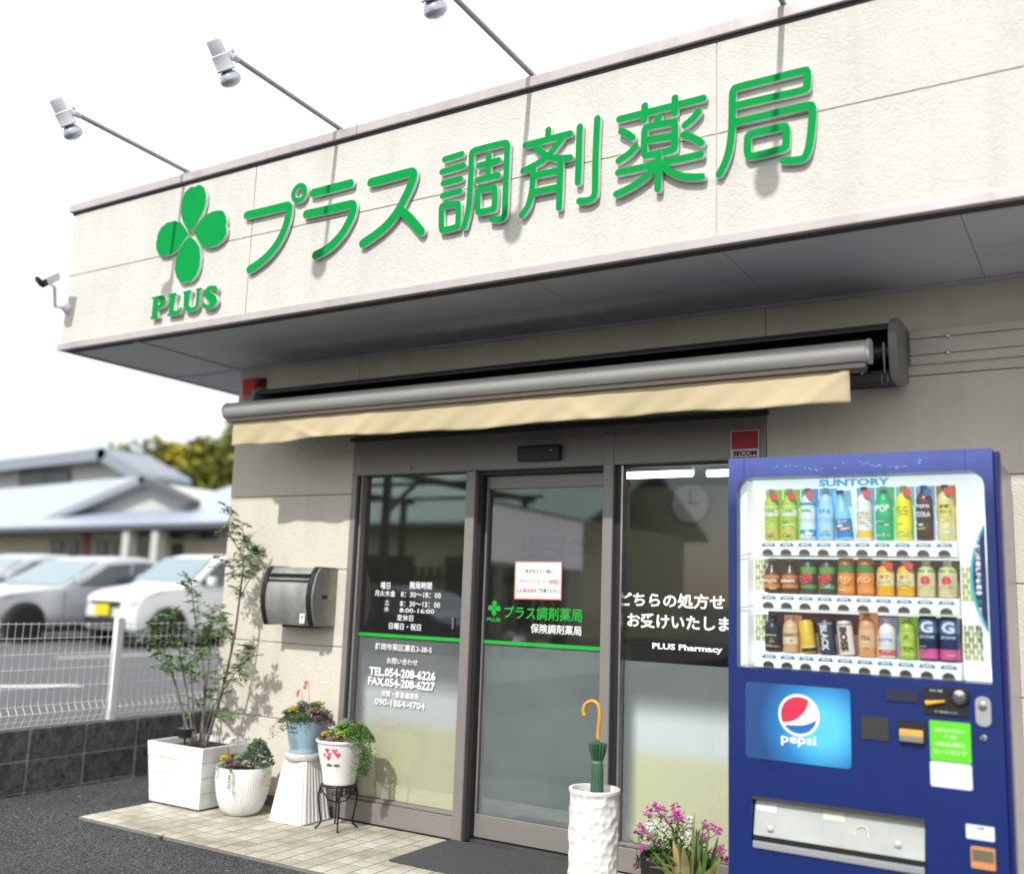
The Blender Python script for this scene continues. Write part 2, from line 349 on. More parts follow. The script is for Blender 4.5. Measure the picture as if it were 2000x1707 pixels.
# ---- loose stones on the asphalt
st = MB(); rs = random.Random(3)
M_stone = mat('asphalt_chipping', (.10, .10, .105), .8, var=.8, vs=60)
ns = 0
while ns < 26000:
    x, y = rs.uniform(-.83, 2.3), rs.uniform(-2.0, .3)
    if x > -.06 and y > -.90: continue
    ns += 1; r = rs.uniform(.002, .007); a = rs.uniform(0, 6.3); z = -.016
    p = [(x + r * math.cos(a + q * 2.1) * rs.uniform(.7, 1.3), y + r * math.sin(a + q * 2.1) * rs.uniform(.7, 1.3), z) for q in range(3)]
    st.add(p + [(x, y, z + r * rs.uniform(.6, 1.1))], [(0, 1, 3), (1, 2, 3), (2, 0, 3)], rs.choices((0, 1, 2), (6, 5, .05))[0])
so_ = st.build('gravel', [mat('dark_chipping', (.035, .035, .038), .8), M_stone, mat('pale_chipping', (.30, .30, .29), .8)], fixn=False); tag(so_, 'loose stone chippings standing proud of the dark asphalt', 'gravel', kind='stuff')

# ---- weed at the tile edge
wb = MB(); r_ = random.Random(5); wp = G(312, 1632)
for k in range(26):
    a = r_.uniform(0, 6.28); l = r_.uniform(.012, .03); u = Vector((math.cos(a), math.sin(a), 0)); s_ = Vector((-u.y, u.x, 0)) * .003; b = Vector((wp[0], -.895, -.014)) + u * .004; t = b + u * l * .8 + Vector((0, 0, l))
    wb.add([b - s_, b + s_, t + s_ * .3], [(0, 1, 2)])
tag(wb.build('weed', mat('weed_green', (.10, .24, .03), .6), org=(wp[0], -.895, -.014), fixn=False), 'tiny green weed growing at the edge of the tile paving', 'weed')

# ================================================================== block wall and mesh fence
M_block = [mat('concrete_block_%d' % i, c, .95, var=.5, vs=26, bump=1., bs=120, bd=.006, vc=(.022, .022, .025), detail=8) for i, c in enumerate([(.115, .115, .122), (.10, .10, .108), (.125, .124, .13)])]
M_mort = mat('mortar', (.34, .34, .32), .95, var=.4, vs=30)
bw = thing('block_wall', 'low dark stained concrete block wall beside the asphalt, carrying the white mesh fence', 'wall', (-.89, 0, 0))
MB().box(-.945, -.834, -3.1, 4.1, -.05, .365).build('mortar_core', M_mort, bw)
y = -3.1; k = 0
yj = -.709
ys_ = [yj + .4 * i for i in range(-6, 12)]
blk = MB().box(-.06, .06, -.195, .195, -.0925, .0925)
bms = []
for q in range(3):
    o = blk.build('block', M_block[q], None, bevel=.004, seg=1); bms.append(o.data); bpy.data.objects.remove(o)
for yy in ys_:
    for zz in (.0945, .2865, -.095):
        o = bpy.data.objects.new('block', random.choice(bms)); col.objects.link(o); o.parent = bw
        o.location = (0 + random.uniform(-.002, .002), yy + .2, zz); o.rotation_euler = (0, 0, math.pi * random.randint(0, 1))
M_fence = mat('white_fence_coating', (.80, .82, .82), .4)
fe = thing('mesh_fence', 'white welded wire mesh fence with square posts on the block wall', 'fence', (-.90, 0, .365))
pm = MB().box(-.925, -.875, -.025, .025, .375, 1.06).build('post', M_fence, fe, bevel=.005); pm.location.y = -.085
for yy in (-2.085, 1.915):
    c = pm.copy(); col.objects.link(c); c.location.y = yy
zl = [.385, .42, .465, .51, .62, .735, .83, .93, 1.02]
off = {.42: .02, .465: .035, .385: 0}
wm = MB().tube([(-.9, 0, 1.03), (-.9, 0, .51), (-.865, 0, .465), (-.9, 0, .385)], .0019, 5, cap=False).build('wire', M_fence, fe, fixn=False)
ny = 0
for p0 in (-2.06, -.06):
    for k in range(38):
        yy = p0 + .025 + .052 * k
        if yy < -1.25: continue
        if p0 > -1 and yy > 1.3: continue
        o = wm if ny == 0 else wm.copy()
        if ny: col.objects.link(o)
        o.location.y = yy; ny += 1
for p0, p1 in ((-2.06, -.11), (-.06, 1.89)):
    for z in zl:
        MB().tube([(-.9 + off.get(z, 0) + .003, p0, z), (-.9 + off.get(z, 0) + .003, p1, z)], .0021, 5).build('wire', M_fence, fe, fixn=False)

# ================================================================== the pharmacy building
B = thing('pharmacy_building', 'single-storey pharmacy with cream siding, deep flat canopy and glazed entrance', 'building')
FY = -.90
M_found = mat('concrete_footing', (.20, .20, .20), .9, var=.3, vs=10)
def board(x0, x1, z0, z1, y0=-.0, y1=.028): return boxp('siding_board', M_wall2, B, x0, x1, y0, y1, z0 + .002, z1 - .002, bevel=.003, seg=1)
rows = [.055, .51, .965, 1.424, 1.879, 2.334, 2.735]
for a, b in zip(rows, rows[1:]):
    board(0, 1.043, a, b)
    board(3.603, 5.6, a, b); board(5.604, 8.4, a, b)
board(1.047, 3.6, 2.22, 2.334); board(1.047, 3.6, 2.338, 2.735)
MB().box(.004, 1.043, .026, .16, -.05, 2.74).box(3.603, 8.4, .026, .16, -.05, 2.74).box(1.043, 3.603, .026, .16, 2.20, 2.74).build('wall', M_seal, B)
MB().box(0, 1.043, .006, .026, -.05, .053).box(3.603, 8.4, .006, .026, -.05, .053).build('footing', M_found, B)
MB().box(0, .03, .16, 8.5, -.05, 2.74).build('wall', M_wall, B)
# canopy
X0, X1 = -.665, 9.
for a, b in ((X0, .975), (.979, 3.672), (3.676, 6.4), (6.404, X1)):
    for z0, z1 in ((2.782, 3.225), (3.229, 3.64)):
        boxp('siding_board', M_wall, B, a, b, FY, FY + .03, z0, z1, bevel=.002, seg=1)
MB().box(3.672, 3.676, FY + .006, FY + .02, 2.782, 3.64).build('joint_sealant', M_seal, B)
MB().box(X0 + .001, X0 + .03, FY + .032, 8.5, 2.782, 3.64).build('canopy_side', M_wall, B)
MB().box(X0 + .03, X1, FY + .032, 8.5, 2.80, 3.66).build('roof', M_trimd, B)
MB().box(X0 - .03, X1, FY - .022, FY + .12, 3.657, 3.708).box(X0 - .03, X0 + .1, FY + .12, 8.5, 3.657, 3.708).build('coping', M_trim, B, bevel=.004)
MB().box(X0 - .012, X1, FY - .004, FY + .05, 3.640, 3.656).build('coping_gap', M_trimd, B)
for xs in (1.72, 4.6):
    boxp('coping_joint', M_trimd, B, xs, xs + .003, FY - .0225, FY - .018, 3.658, 3.707)
MB().box(X0 - .016, X1, FY - .014, FY + .016, 2.738, 2.779).box(X0 - .016, X0 + .02, FY + .016, 8.5, 2.738, 2.779).build('bottom_trim', M_trim, B, bevel=.003)
MB().box(X0 + .021, X1, FY + .017, FY + .085, 2.7425, 2.779).build('trim_gap', M_trimd, B)
sj = [-.64, -.012] + [G(1410, 492, 2.745)[0] - .91 * i for i in range(4, -2, -1)]
sx = sorted(set(round(v, 3) for v in sj if v < 8)); sx = [-.64, -.012] + [v for v in sx if v > .3] + [v for v in (6.0, 8.9)]
for a, b in zip(sx, sx[1:]):
    boxp('soffit_panel', M_soff, B, a + .0015, b - .0015, FY + .088, .0, 2.747, 2.765)
boxp('soffit_panel', M_soff, B, -.64, -.012, .004, 4, 2.747, 2.765); boxp('soffit_panel', M_soff, B, -.64, -.012, 4.004, 8.4, 2.747, 2.765)
M_chan = mat('pale_soffit_channel', (.62, .63, .66), .6)
MB().box(-.03, .012, FY + .06, -.004, 2.738, 2.746).build('soffit_channel', M_chan, B)
MB().box(-.64, -.03, -.01, .012, 2.738, 2.746).build('soffit_channel', M_chan, B)
MB().box(.02, 8.4, -.014, -.002, 2.730, 2.746).build('wall_channel', M_chan, B)
# batten strip to the right of the awning
for a, b in ((2.4985, 2.537), (2.4235, 2.4955), (2.381, 2.4205)):
    boxp('rail_slat', mat('cream_rail', (.62, .59, .52), .5, var=.08, vs=4), B, 4.26, 8.4, -.022, -.001, a, b, bevel=.003, seg=1)
for z in (2.497, 2.422):
    x = W(1852, 660 if z > 2.45 else 692, -.02)[0]
    MB().lathe([(.011, 0), (.011, .003), (.006, .005), (.006, .009), (.0, .009)], (x, -.0225, z), 14, axis='y').build('rail_screw', M_steel, B, smooth=40)

# ---- glazed entrance
SZ = 2.2
MB().box(1.045, 3.601, -.004, .12, 1.99, SZ).build('header', M_frame, B, bevel=.004, seg=1)
MB().box(1.03, 3.615, -.03, .02, SZ, SZ + .018).build('header_drip', M_trimd, B)
MB().box(1.045, 1.083, -.006, .12, 0, 1.99).build('jamb', M_frame, B, bevel=.003, seg=1)
MB().box(1.0835, 1.1, .02, .12, .12, 1.99).build('jamb_reveal', M_framed, B)
MB().box(1.10, 1.113, .018, .06, .12, 1.988).build('jamb', M_frame, B)
MB().box(3.565, 3.601, -.006, .12, 0, 1.99).build('jamb', M_frame, B, bevel=.003, seg=1)
MB().box(1.887, 1.949, -.010, .14, 0, 1.9895).build('mullion', M_frame, B, bevel=.004, seg=1)
MB().box(2.744, 2.803, -.010, .14, 0, 2.16).build('mullion', M_frame, B, bevel=.004, seg=1)
MB().box(1.084, 1.886, .012, .09, 0.002, .115).box(1.1, 1.886, .03, .075, .116, .133).build('sill', M_frame, B, bevel=.003, seg=1)
MB().box(2.804, 3.564, .012, .09, 0.002, .115).box(2.82, 3.564, .03, .075, .116, .133).build('sill', M_frame, B, bevel=.003, seg=1)
MB().box(1.95, 2.743, .05, .2, -.01, .012).build('threshold', M_steel, B)
MB().box(1.95, 1.972, .03, .11, .013, 1.988).build('door_gap', M_framed, B); MB().box(1.972, 2.743, .03, .07, 1.967, 1.989).build('door_gap', M_framed, B)
MB().box(2.8035, 2.838, .02, .07, .134, 1.989).build('jamb_reveal', M_framed, B)
MB().box(2.838, 2.848, .015, .06, .134, 1.988).build('jamb', M_steel, B)
w1 = boxp('window', M_panel, B, 1.113, 1.886, .060, .066, .134, 1.989)
w2 = boxp('window', M_pane, B, 2.848, 3.564, .060, .066, .134, 1.989)
d1 = MB().box(1.973, 2.743, .075, .115, 1.892, 1.966).box(1.973, 2.743, .075, .115, .02, .138).box(2.708, 2.743, .0751, .1149, .139, 1.8915).box(1.973, 1.984, .0751, .1149, .139, 1.8915).build('sliding_door', M_frame, B, bevel=.003, seg=1)
boxp('pane', M_paned, d1, 1.985, 2.7075, .090, .096, .1385, 1.8915)
GY, DY = .0585, .0885
def sheet(nm, m, par, x0, x1, y, z0, z1): return MB().add([(x0, y, z0), (x1, y, z0), (x1, y, z1), (x0, y, z1)], [(0, 1, 2, 3)]).build(nm, m, par, fixn=False)
sheet('frosted_film', M_film, w1, 1.114, 1.885, .068, .135, 1.036)
sheet('frosted_film', M_film, w2, 2.849, 3.563, .068, .135, 1.0)
sheet('frosted_film', film('frosted_film_door', (.72, .80, .80), .33, .5, (.96, .98, .98)), d1, 1.986, 2.7065, .098, .14, 1.036)
boxp('green_stripe', M_gtext, w1, 1.114, 1.885, GY - .0005, GY, 1.037, 1.057)
boxp('green_stripe', M_gtext, d1, 1.986, 2.7065, DY - .0005, DY, 1.037, 1.057)
def z4(x, y): return (650 + x / 1.992, 850 + y / 1.992)
def gtext(parent, Y, body, xl, xr, yb, hz, m=M_wtext, bold=.004, hvy=.013):
    a = W(*z4(xl, yb), Y); b = W(*z4(xr, yb), Y); mm = W(*z4((xl + xr) / 2, yb), Y)
    c = W(*z4(xl, yb - hz), Y)
    o = text('lettering', body, m, parent, a[0], b[0], a[2], Y - .0006, c[2] - a[2], bold)
    bm = bmesh.new(); d = hvy * (c[2] - a[2])          # heavier strokes: the same outline laid again a hair to each side
    for k, (dx, dz) in enumerate(((0, 0), (d, 0), (-d, 0), (0, d), (0, -d))):
        n0 = len(bm.verts); bm.from_mesh(o.data); bm.verts.ensure_lookup_table()
        for v in bm.verts[n0:]: v.co += Vector((dx, -.00006 * k, dz))
    bm.to_mesh(o.data); bm.free()
T = lambda *a, **k: gtext(w1, GY, *a, **k)
T('曜日', 187, 223, 597, 26); T('開局時間', 300, 385, 597, 28)
T('月火木金', 163, 243, 625, 24); T('8：30～18：00', 265, 420, 628, 20)
T('土', 202, 220, 659, 20); T('8：30～13：00', 262, 417, 664, 20)
T('水', 200, 218, 685, 20); T('8:00-16:00', 260, 395, 688, 17)
T('定休日', 250, 312, 720, 24); T('日曜日・祝日', 218, 342, 753, 25)
T('静岡市葵区瀬名3-38-5', 165, 385, 832, 26); T('お問い合わせ', 210, 330, 887, 24)
T('TEL.054-208-6226', 141, 400, 932, 34, bold=.03); T('FAX.054-208-6227', 137, 398, 970, 34, bold=.03)
T('夜間・緊急連絡先', 188, 335, 1014, 24, bold=.012); T('090-1864-4704', 163, 358, 1047, 26, bold=.012)
D = lambda *a, **k: gtext(d1, DY, *a, **k)
D('プラス調剤薬局', 667, 970, 712, 50, m=M_gtext, bold=.004); D('保険調剤薬局', 770, 967, 768, 36, bold=.004); D('PLUS', 600, 652, 722, 14, m=M_gtext, bold=.04)
R_ = lambda *a, **k: gtext(w2, GY, *a, **k)
R_('どちらの処方せ', 1115, 1525, 664, 56, bold=.022); R_('お受けいたしま', 1145, 1548, 745, 56, bold=.022); R_('PLUS Pharmacy', 1243, 1517, 836, 30, bold=.035)
CLOVER = {'t': [(490, 610), (420, 510), (395, 400), (405, 280), (440, 190), (490, 145), (530, 132), (543, 142), (560, 120), (600, 118), (640, 145), (660, 220), (655, 310), (625, 410), (560, 520)],
 'r': [(525, 612), (590, 500), (650, 430), (720, 395), (790, 380), (840, 390), (865, 440), (872, 510), (860, 540), (872, 562), (868, 630), (830, 700), (760, 750), (690, 770), (615, 755)],
 'l': [(475, 635), (440, 570), (400, 510), (330, 490), (250, 510), (190, 560), (150, 640), (147, 690), (135, 720), (140, 790), (170, 850), (220, 862), (290, 840), (360, 790), (420, 710)],
 'b': [(490, 650), (550, 700), (590, 770), (600, 870), (590, 960), (560, 1050), (510, 1115), (465, 1130), (450, 1122), (430, 1138), (390, 1135), (350, 1080), (332, 1000), (340, 900), (370, 800), (430, 710)]}
cw = {k: [tuple(W(280 + x / 5.333, 340 + y / 5.333, FY - .022)[[0, 2]]) for x, y in v] for k, v in CLOVER.items()}
cc = W(280 + 490 / 5.333, 340 + 630 / 5.333, FY - .022)[[0, 2]]
c2 = W(*z4(628, 672), DY)[[0, 2]]; s2 = .018 / .11
for v in cw.values():
    curve_mesh('clover_leaf', [[(c2[0] + (a - cc[0]) * s2 * .85, c2[1] + (b - cc[1]) * s2 * .85) for a, b in v]], DY - .0007, .0004, M_gtext, d1)
# notice paper taped inside the door
pa = [W(*z4(*p), DY)[[0, 2]] for p in ((710, 490), (893, 491), (890, 641), (706, 637))]
nt_ = thing('notice_sheet', 'white paper notice with red border taped to the sliding door glass', 'notice', (pa[3][0], DY, pa[3][1]))
curve_mesh('paper', [pa], DY - .0012, .0008, mat('white_paper', (.80, .80, .78), .7), nt_)
cx_, cz_ = sum(p[0] for p in pa) / 4, sum(p[1] for p in pa) / 4
curve_mesh('border', [pa, [(cx_ + (p[0] - cx_) * .955, cz_ + (p[1] - cz_) * .94) for p in pa]], DY - .0016, .0003, mat('pale_red_print', (.75, .22, .20), .7), nt_)
for body, xl, xr, yb, hz, m in (('処方せんと一緒に', 750, 858, 536, 16, M_ktext), ('マイナンバーカード（保険証）', 724, 882, 576, 19, M_rtext), ('と', 716, 727, 610, 12, M_ktext), ('お薬手帳', 727, 782, 612, 17, M_rtext), ('をご準備ください。', 783, 886, 611, 15, M_ktext)):
    a = W(*z4(xl, yb), DY); b = W(*z4(xr, yb), DY); c = W(*z4(xl, yb - hz), DY); text('lettering', body, m, nt_, a[0], b[0], a[2], DY - .0019, c[2] - a[2], .008)
# door sensor, small parts on the header
a, b = W(1012, 872, -.03), W(1093, 898, -.03)
sn = boxp('door_sensor', M_blackp, B, a[0], b[0], -.045, -.004, b[2], a[2], bevel=.012, seg=3)
boxp('sensor_lamp', M_white, sn, b[0] - .055, b[0] - .04, -.0457, -.0452, (a[2] + b[2]) / 2 + .008, (a[2] + b[2]) / 2 + .012)
p = W(801, 914, -.01); MB().lathe([(.011, 0), (.011, .006), (.006, .012), (.0, .013)], (p[0], -.0045, p[2]), 14, axis='y').build('header_knob', M_steel, B, smooth=40)
p = W(640 + 1320 / 5.336, 1180 + 200 / 5.336, .02); MB().tube([(p[0] - .03, .05, p[2] - .03), (p[0] - .03, .05, p[2] + .03)], .006, 8).build('window_latch', M_steel, B, smooth=40)

# ---- the room behind the glass
M_iw = mat('interior_wall_olive', (.42, .40, .32), .8, var=.08, vs=2); M_if = mat('interior_floor', (.16, .15, .14), .5); M_ic = mat('interior_ceiling', (.16, .16, .155), .9)
MB().box(.16, 6.2, .16, 5.2, -.04, -.008).build('room_floor', M_if, B)
MB().box(.031, 6.2, .16, 5.2, 2.36, 2.4).build('room_ceiling', M_ic, B)
MB().box(.031, 6.2, 4.0, 4.1, 0, 2.36).box(.031, .1, .165, 4.0, 0, 2.36).box(6.1, 6.2, .165, 4.0, 0, 2.36).build('room_wall', M_iw, B)
M_lamp = mat('lit_tube', (.9, .9, .9), .4, emit=(1, .98, .94), es=16.)
for (xa, ya), (xb, yb) in (((1215, 931), (1255, 930)), ((1380, 927), (1420, 926))):
    a, b = G(xa, ya, 2.3), G(xb, yb, 2.3)
    t = thing('ceiling_light', 'lit fluorescent batten on the pharmacy ceiling, ' + ('nearer the sliding door' if xa < 1300 else 'nearer the vending machine'), 'light', (a[0], a[1], 2.3), 'ceiling lights in the pharmacy')
    MB().box(a[0], a[0] + .62, a[1] - .04, a[1] + .04, 2.325, 2.359).build('housing', M_white, t); MB().tube([(a[0] + .01, a[1], 2.305), (a[0] + .61, a[1], 2.305)], .017, 10).build('tube', M_lamp, t)
ck = W(1347, 982, 3.95); ck[1] = 3.955
t = thing('wall_clock', 'round white wall clock inside the pharmacy behind the right window', 'clock', (ck[0], 3.999, ck[2]))
MB().lathe([(.19, 0), (.20, .01), (.20, .04), (.18, .045), (.18, .03)], (ck[0], 3.999, ck[2]), 40, axis='y', caps=False).build('rim', mat('clock_rim', (.30, .30, .30), .4), t, smooth=40)
MB().lathe([(.181, 0), (.181, .028)], (ck[0], 3.999, ck[2]), 40, axis='y').build('dial', mat('clock_dial', (.72, .72, .68), .6), t)
MB().box(ck[0] - .004, ck[0] + .004, 3.962, 3.966, ck[2] - .02, ck[2] + .13).build('hand', M_ktext, t); MB().box(ck[0] - .02, ck[0] + .085, 3.966, 3.969, ck[2] - .006, ck[2] + .006).build('hand', M_ktext, t)
def poster(nm, label, pts, Y, m, lines, mt):
    q = [W(*z4(*p), Y)[[0, 2]] for p in pts]
    t = thing(nm, label, 'poster', (q[3][0], Y, q[3][1])); curve_mesh('sheet', [q], Y, .004, m, t)
    for body, xl, xr, yb, hz in lines:
        a = W(*z4(xl, yb), Y); b = W(*z4(xr, yb), Y); c = W(*z4(xl, yb - hz), Y); text('lettering', body, mt, t, a[0], b[0], a[2], Y - .003, c[2] - a[2], .03)
    return t
poster('wall_poster', 'pale poster with black lettering behind the sliding door glass', [(903, 395), (1060, 400), (1060, 700), (903, 690)], 1.6, mat('grey_poster', (.34, .34, .34), .8), [('お薬のことは', 925, 1008, 420, 18), ('すべて薬剤師に', 917, 1020, 440, 18), ('お任せください。', 917, 1022, 458, 18)], M_ktext)
poster('wall_poster', 'mauve poster with white lettering behind the sliding door glass', [(742, 392), (900, 392), (898, 520), (742, 520)], 1.7, mat('mauve_poster', (.19, .15, .19), .8), [('受付時に', 752, 820, 415, 16), ('マイナンバーカードで', 752, 880, 438, 16), ('受付してください', 752, 860, 460, 16)], mat('grey_print', (.4, .4, .4), .8))
ct = thing('reception_counter', 'dark reception counter inside the pharmacy', 'counter', (2.6, 3.1, 0))
MB().box(1.6, 5.2, 2.9, 3.3, 0, .95).build('base', mat('counter_front', (.10, .09, .08), .6), ct, bevel=.01); MB().box(1.55, 5.25, 2.8, 3.35, .952, 1.0).build('worktop', mat('counter_top', (.16, .15, .13), .4), ct, bevel=.008)
sheet('painted_bright_zone', painted_bright_zone('painted_bright_zone', 1.135), w1, 1.114, 1.885, .0667, .135, .88)  # bright zone behind the lower glass put into a pale sheet with faded edges
sheet('painted_bright_zone', painted_bright_zone('painted_bright_zone_right', 2.865), w2, 2.849, 3.563, .0667, .135, .88)
tag(thing('cabinet', 'tall dark cabinet standing inside the pharmacy', 'cabinet', (4.6, 3.9, 0)), None, None)
cb = bpy.data.objects['cabinet']; boxp('carcass', mat('dark_cabinet', (.05, .05, .055), .5), cb, 3.3, 5.0, 3.5, 3.9, 0, 1.55, bevel=.01); boxp('door', mat('dark_cabinet_door', (.06, .06, .065), .4), cb, 3.34, 4.1, 3.478, 3.499, .05, 1.5, bevel=.005); boxp('door', MATS['dark_cabinet_door'], cb, 4.14, 4.96, 3.478, 3.499, .05, 1.5, bevel=.005)

# ================================================================== fascia sign
S = thing('shop_sign', 'green raised lettering and four-leaf clover fixed to the cream canopy fascia', 'sign', (2.4, FY, 2.85))
for k in 'trlb': curve_mesh('clover_leaf', [cw[k]], FY - .026, .02, [M_green, M_gside], S)
PLUS = [[[(215, 400), (230, 370), (330, 350), (440, 325), (500, 340), (540, 400), (545, 480), (510, 560), (440, 620), (355, 645), (345, 760), (370, 815), (360, 850), (190, 872), (183, 840), (215, 800), (252, 430)], [(375, 425), (360, 550), (405, 530), (425, 470), (415, 425)]],
 [[(590, 330), (615, 295), (770, 265), (797, 300), (765, 345), (722, 672), (790, 680), (845, 640), (880, 575), (903, 600), (862, 762), (570, 802), (557, 775), (608, 740), (640, 380)]],
 [[(935, 270), (960, 235), (1110, 200), (1132, 230), (1095, 290), (1070, 530), (1100, 592), (1170, 600), (1222, 550), (1250, 225), (1222, 195), (1240, 175), (1350, 150), (1378, 175), (1330, 225), (1292, 560), (1220, 660), (1100, 712), (1000, 690), (945, 600), (958, 315)]],
 [[(1700, 95), (1735, 210), (1690, 245), (1640, 205), (1590, 188), (1555, 210), (1560, 245), (1640, 290), (1710, 365), (1722, 470), (1650, 590), (1540, 645), (1430, 640), (1385, 590), (1375, 500), (1400, 460), (1450, 520), (1520, 552), (1560, 525), (1540, 470), (1450, 400), (1405, 330), (1430, 210), (1510, 120), (1600, 93), (1660, 110)]]]
for lp in PLUS: curve_mesh('sign_letter', [[tuple(W(280 + x / 11.765, 550 + y / 11.765, FY - .022)[[0, 2]]) for x, y in q] for q in lp], FY - .030, .024, [M_green, M_gside], S)
def letter(ox, oy, scl, strokes, wd, ring=None):
    mb = MB(); bk = FY - .006
    def strip(Lf, Rt, y0, closed):
        n = len(Lf); V = []
        for i in range(n):
            y = y0 - .00025 * i / n; V += [(Lf[i][0], y, Lf[i][1]), (Rt[i][0], y, Rt[i][1]), (Lf[i][0], bk, Lf[i][1]), (Rt[i][0], bk, Rt[i][1])]
        F0, F1 = [], []
        for i in range(n if closed else n - 1):
            j = (i + 1) % n; a, b = 4 * i, 4 * j
            F0.append((a, a + 1, b + 1, b)); F1 += [(a, b, b + 2, a + 2), (a + 1, a + 3, b + 3, b + 1)]
        k = len(mb.v); mb.add(V, F0, 0); mb.v = mb.v[:k + len(V)]
        mb.f += [tuple(k + q for q in f) for f in F1]; mb.m += [1] * len(F1)
    def cap(c, e, y0):       # half disc beyond an end point; e points from centre to the left edge
        n = 8; r = np.hypot(*e); a0 = math.atan2(e[1], e[0]); V = [(c[0], y0, c[1])]
        P = [(c[0] + r * math.cos(a0 - math.pi * q / n), c[1] + r * math.sin(a0 - math.pi * q / n)) for q in range(n + 1)]
        V += [(x, y0, z) for x, z in P] + [(x, bk, z) for x, z in P]
        k = len(mb.v); mb.add(V, [(0, i + 1, i + 2) for i in range(n)], 0)
        mb.f += [(k + i + 1, k + n + 2 + i, k + n + 3 + i, k + i + 2) for i in range(n)]; mb.m += [1] * n
    for n, st_ in enumerate(strokes):
        closed = st_[0] == 'c'; pts = st_[1:] if closed else st_
        q = [W(ox + x / scl, oy + y / scl, FY - .022)[[0, 2]] for x, y in pts]
        q = catmull(q, 4, closed) if len(q) > 2 else [np.array(p) for p in q]
        Lf, Rt = [], []; m_ = len(q)
        for i in range(m_):
            a_ = q[(i - 1) % m_] if (closed or i) else q[0]; b_ = q[(i + 1) % m_] if (closed or i < m_ - 1) else q[-1]
            t_ = (b_ - a_) / (np.linalg.norm(b_ - a_) + 1e-9); nr = np.array([-t_[1], t_[0]]) * wd / 2; Lf.append(q[i] + nr); Rt.append(q[i] - nr)
        y0 = FY - .0255 - .0005 * n; strip(Lf, Rt, y0, closed)
        if not closed: cap(q[-1], Lf[-1] - q[-1], y0 - .00025); cap(q[0], Rt[0] - q[0], y0)
    if ring is not None: strip(ring[1], ring[0], FY - .0255, True)
    return mb.build('sign_letter', [M_green, M_gside], S, fixn=False)
rc = W(460 + 625 / 5, 320 + 290 / 5, FY - .022)[[0, 2]]
ringl = [[rc + r * np.array([math.cos(a * .2618), math.sin(a * .2618)]) for a in range(24)] for r in (.058, .027)]
KW = .0475
letter(460, 320, 5, [[(112, 505), (300, 462), (470, 420), (512, 414), (526, 440), (512, 540), (478, 650), (415, 775), (330, 885), (235, 970), (140, 1035)]], KW, ringl)
letter(460, 320, 5, [[(760, 290), (1125, 195)], [(695, 495), (900, 452), (1100, 405), (1145, 402), (1155, 430), (1138, 510), (1100, 590), (1040, 690), (960, 780), (880, 845), (785, 895)]], KW)
letter(460, 320, 5, [[(1325, 185), (1500, 140), (1690, 90), (1730, 88), (1742, 120), (1715, 210), (1660, 330), (1590, 460), (1500, 580), (1390, 680), (1245, 780)], [(1605, 455), (1690, 520), (1760, 600), (1815, 665)]], KW)
KK = .0315
letter(840, 260, 7.761, [[(225, 405), (485, 325)], [(185, 595), (510, 500)], [(205, 770), (465, 700)], [(195, 960), (460, 885)],
  ['c', (183, 1150), (215, 1107), (395, 1085), (435, 1110), (428, 1395), (395, 1433), (215, 1475), (182, 1440)],
  [(520, 1430), (560, 1300), (595, 1120), (612, 900), (630, 600), (638, 340), (660, 290), (720, 262), (900, 215), (1130, 162), (1176, 190), (1178, 260), (1160, 700), (1145, 1100), (1138, 1230), (1110, 1290), (1040, 1320), (945, 1315)],
  [(900, 335), (885, 690)], [(750, 505), (1045, 425)], [(730, 725), (1040, 650)], ['c', (738, 905), (770, 868), (955, 840), (990, 865), (985, 1125), (950, 1165), (775, 1205), (735, 1170)]], KK)
letter(1000, 210, 7.11, [[(508, 320), (505, 430)], [(195, 530), (810, 370)], [(320, 510), (400, 620), (500, 685), (620, 715), (810, 705)], [(705, 430), (640, 520), (540, 640), (430, 740), (300, 820), (165, 885)],
  [(302, 850), (290, 1100), (270, 1230), (225, 1380), (145, 1500)], [(682, 740), (660, 1400)], [(300, 955), (680, 880)], [(290, 1190), (670, 1110)], [(950, 280), (925, 1050)], [(1195, 165), (1170, 700), (1162, 1160), (1130, 1260), (1060, 1300), (945, 1310)]], KK)
letter(1180, 170, 7.114, [[(215, 455), (1380, 165)], [(568, 270), (560, 470)], [(988, 160), (985, 370)], [(770, 430), (735, 520)],
  ['c', (567, 640), (588, 585), (640, 560), (925, 500), (975, 510), (985, 560), (980, 840), (935, 890), (625, 958), (575, 950), (562, 900)], [(600, 750), (970, 690)],
  [(245, 625), (330, 665), (400, 715)], [(440, 840), (350, 940), (210, 1035)], [(1315, 360), (1240, 450), (1130, 545)], [(1110, 680), (1240, 720), (1360, 790)],
  [(205, 1200), (1350, 950)], [(765, 930), (755, 1430)], [(705, 1115), (620, 1230), (480, 1340), (330, 1430), (180, 1500)], [(830, 1120), (940, 1200), (1080, 1250), (1230, 1265), (1365, 1260)]], KK)
letter(1380, 120, 6.829, [[(170, 1510), (230, 1400), (300, 1200), (335, 950), (345, 700), (350, 450), (368, 385), (430, 348), (850, 243), (1280, 135), (1335, 142), (1345, 200), (1340, 330), (1295, 388), (850, 490), (390, 597)],
  [(370, 820), (850, 710), (1340, 598), (1395, 603), (1415, 650), (1410, 800), (1385, 1050), (1345, 1220), (1290, 1300), (1180, 1325), (1030, 1330)],
  ['c', (553, 1030), (580, 985), (640, 963), (1010, 882), (1055, 892), (1065, 940), (1060, 1115), (1015, 1172), (625, 1270), (565, 1258), (550, 1200)]], KK)
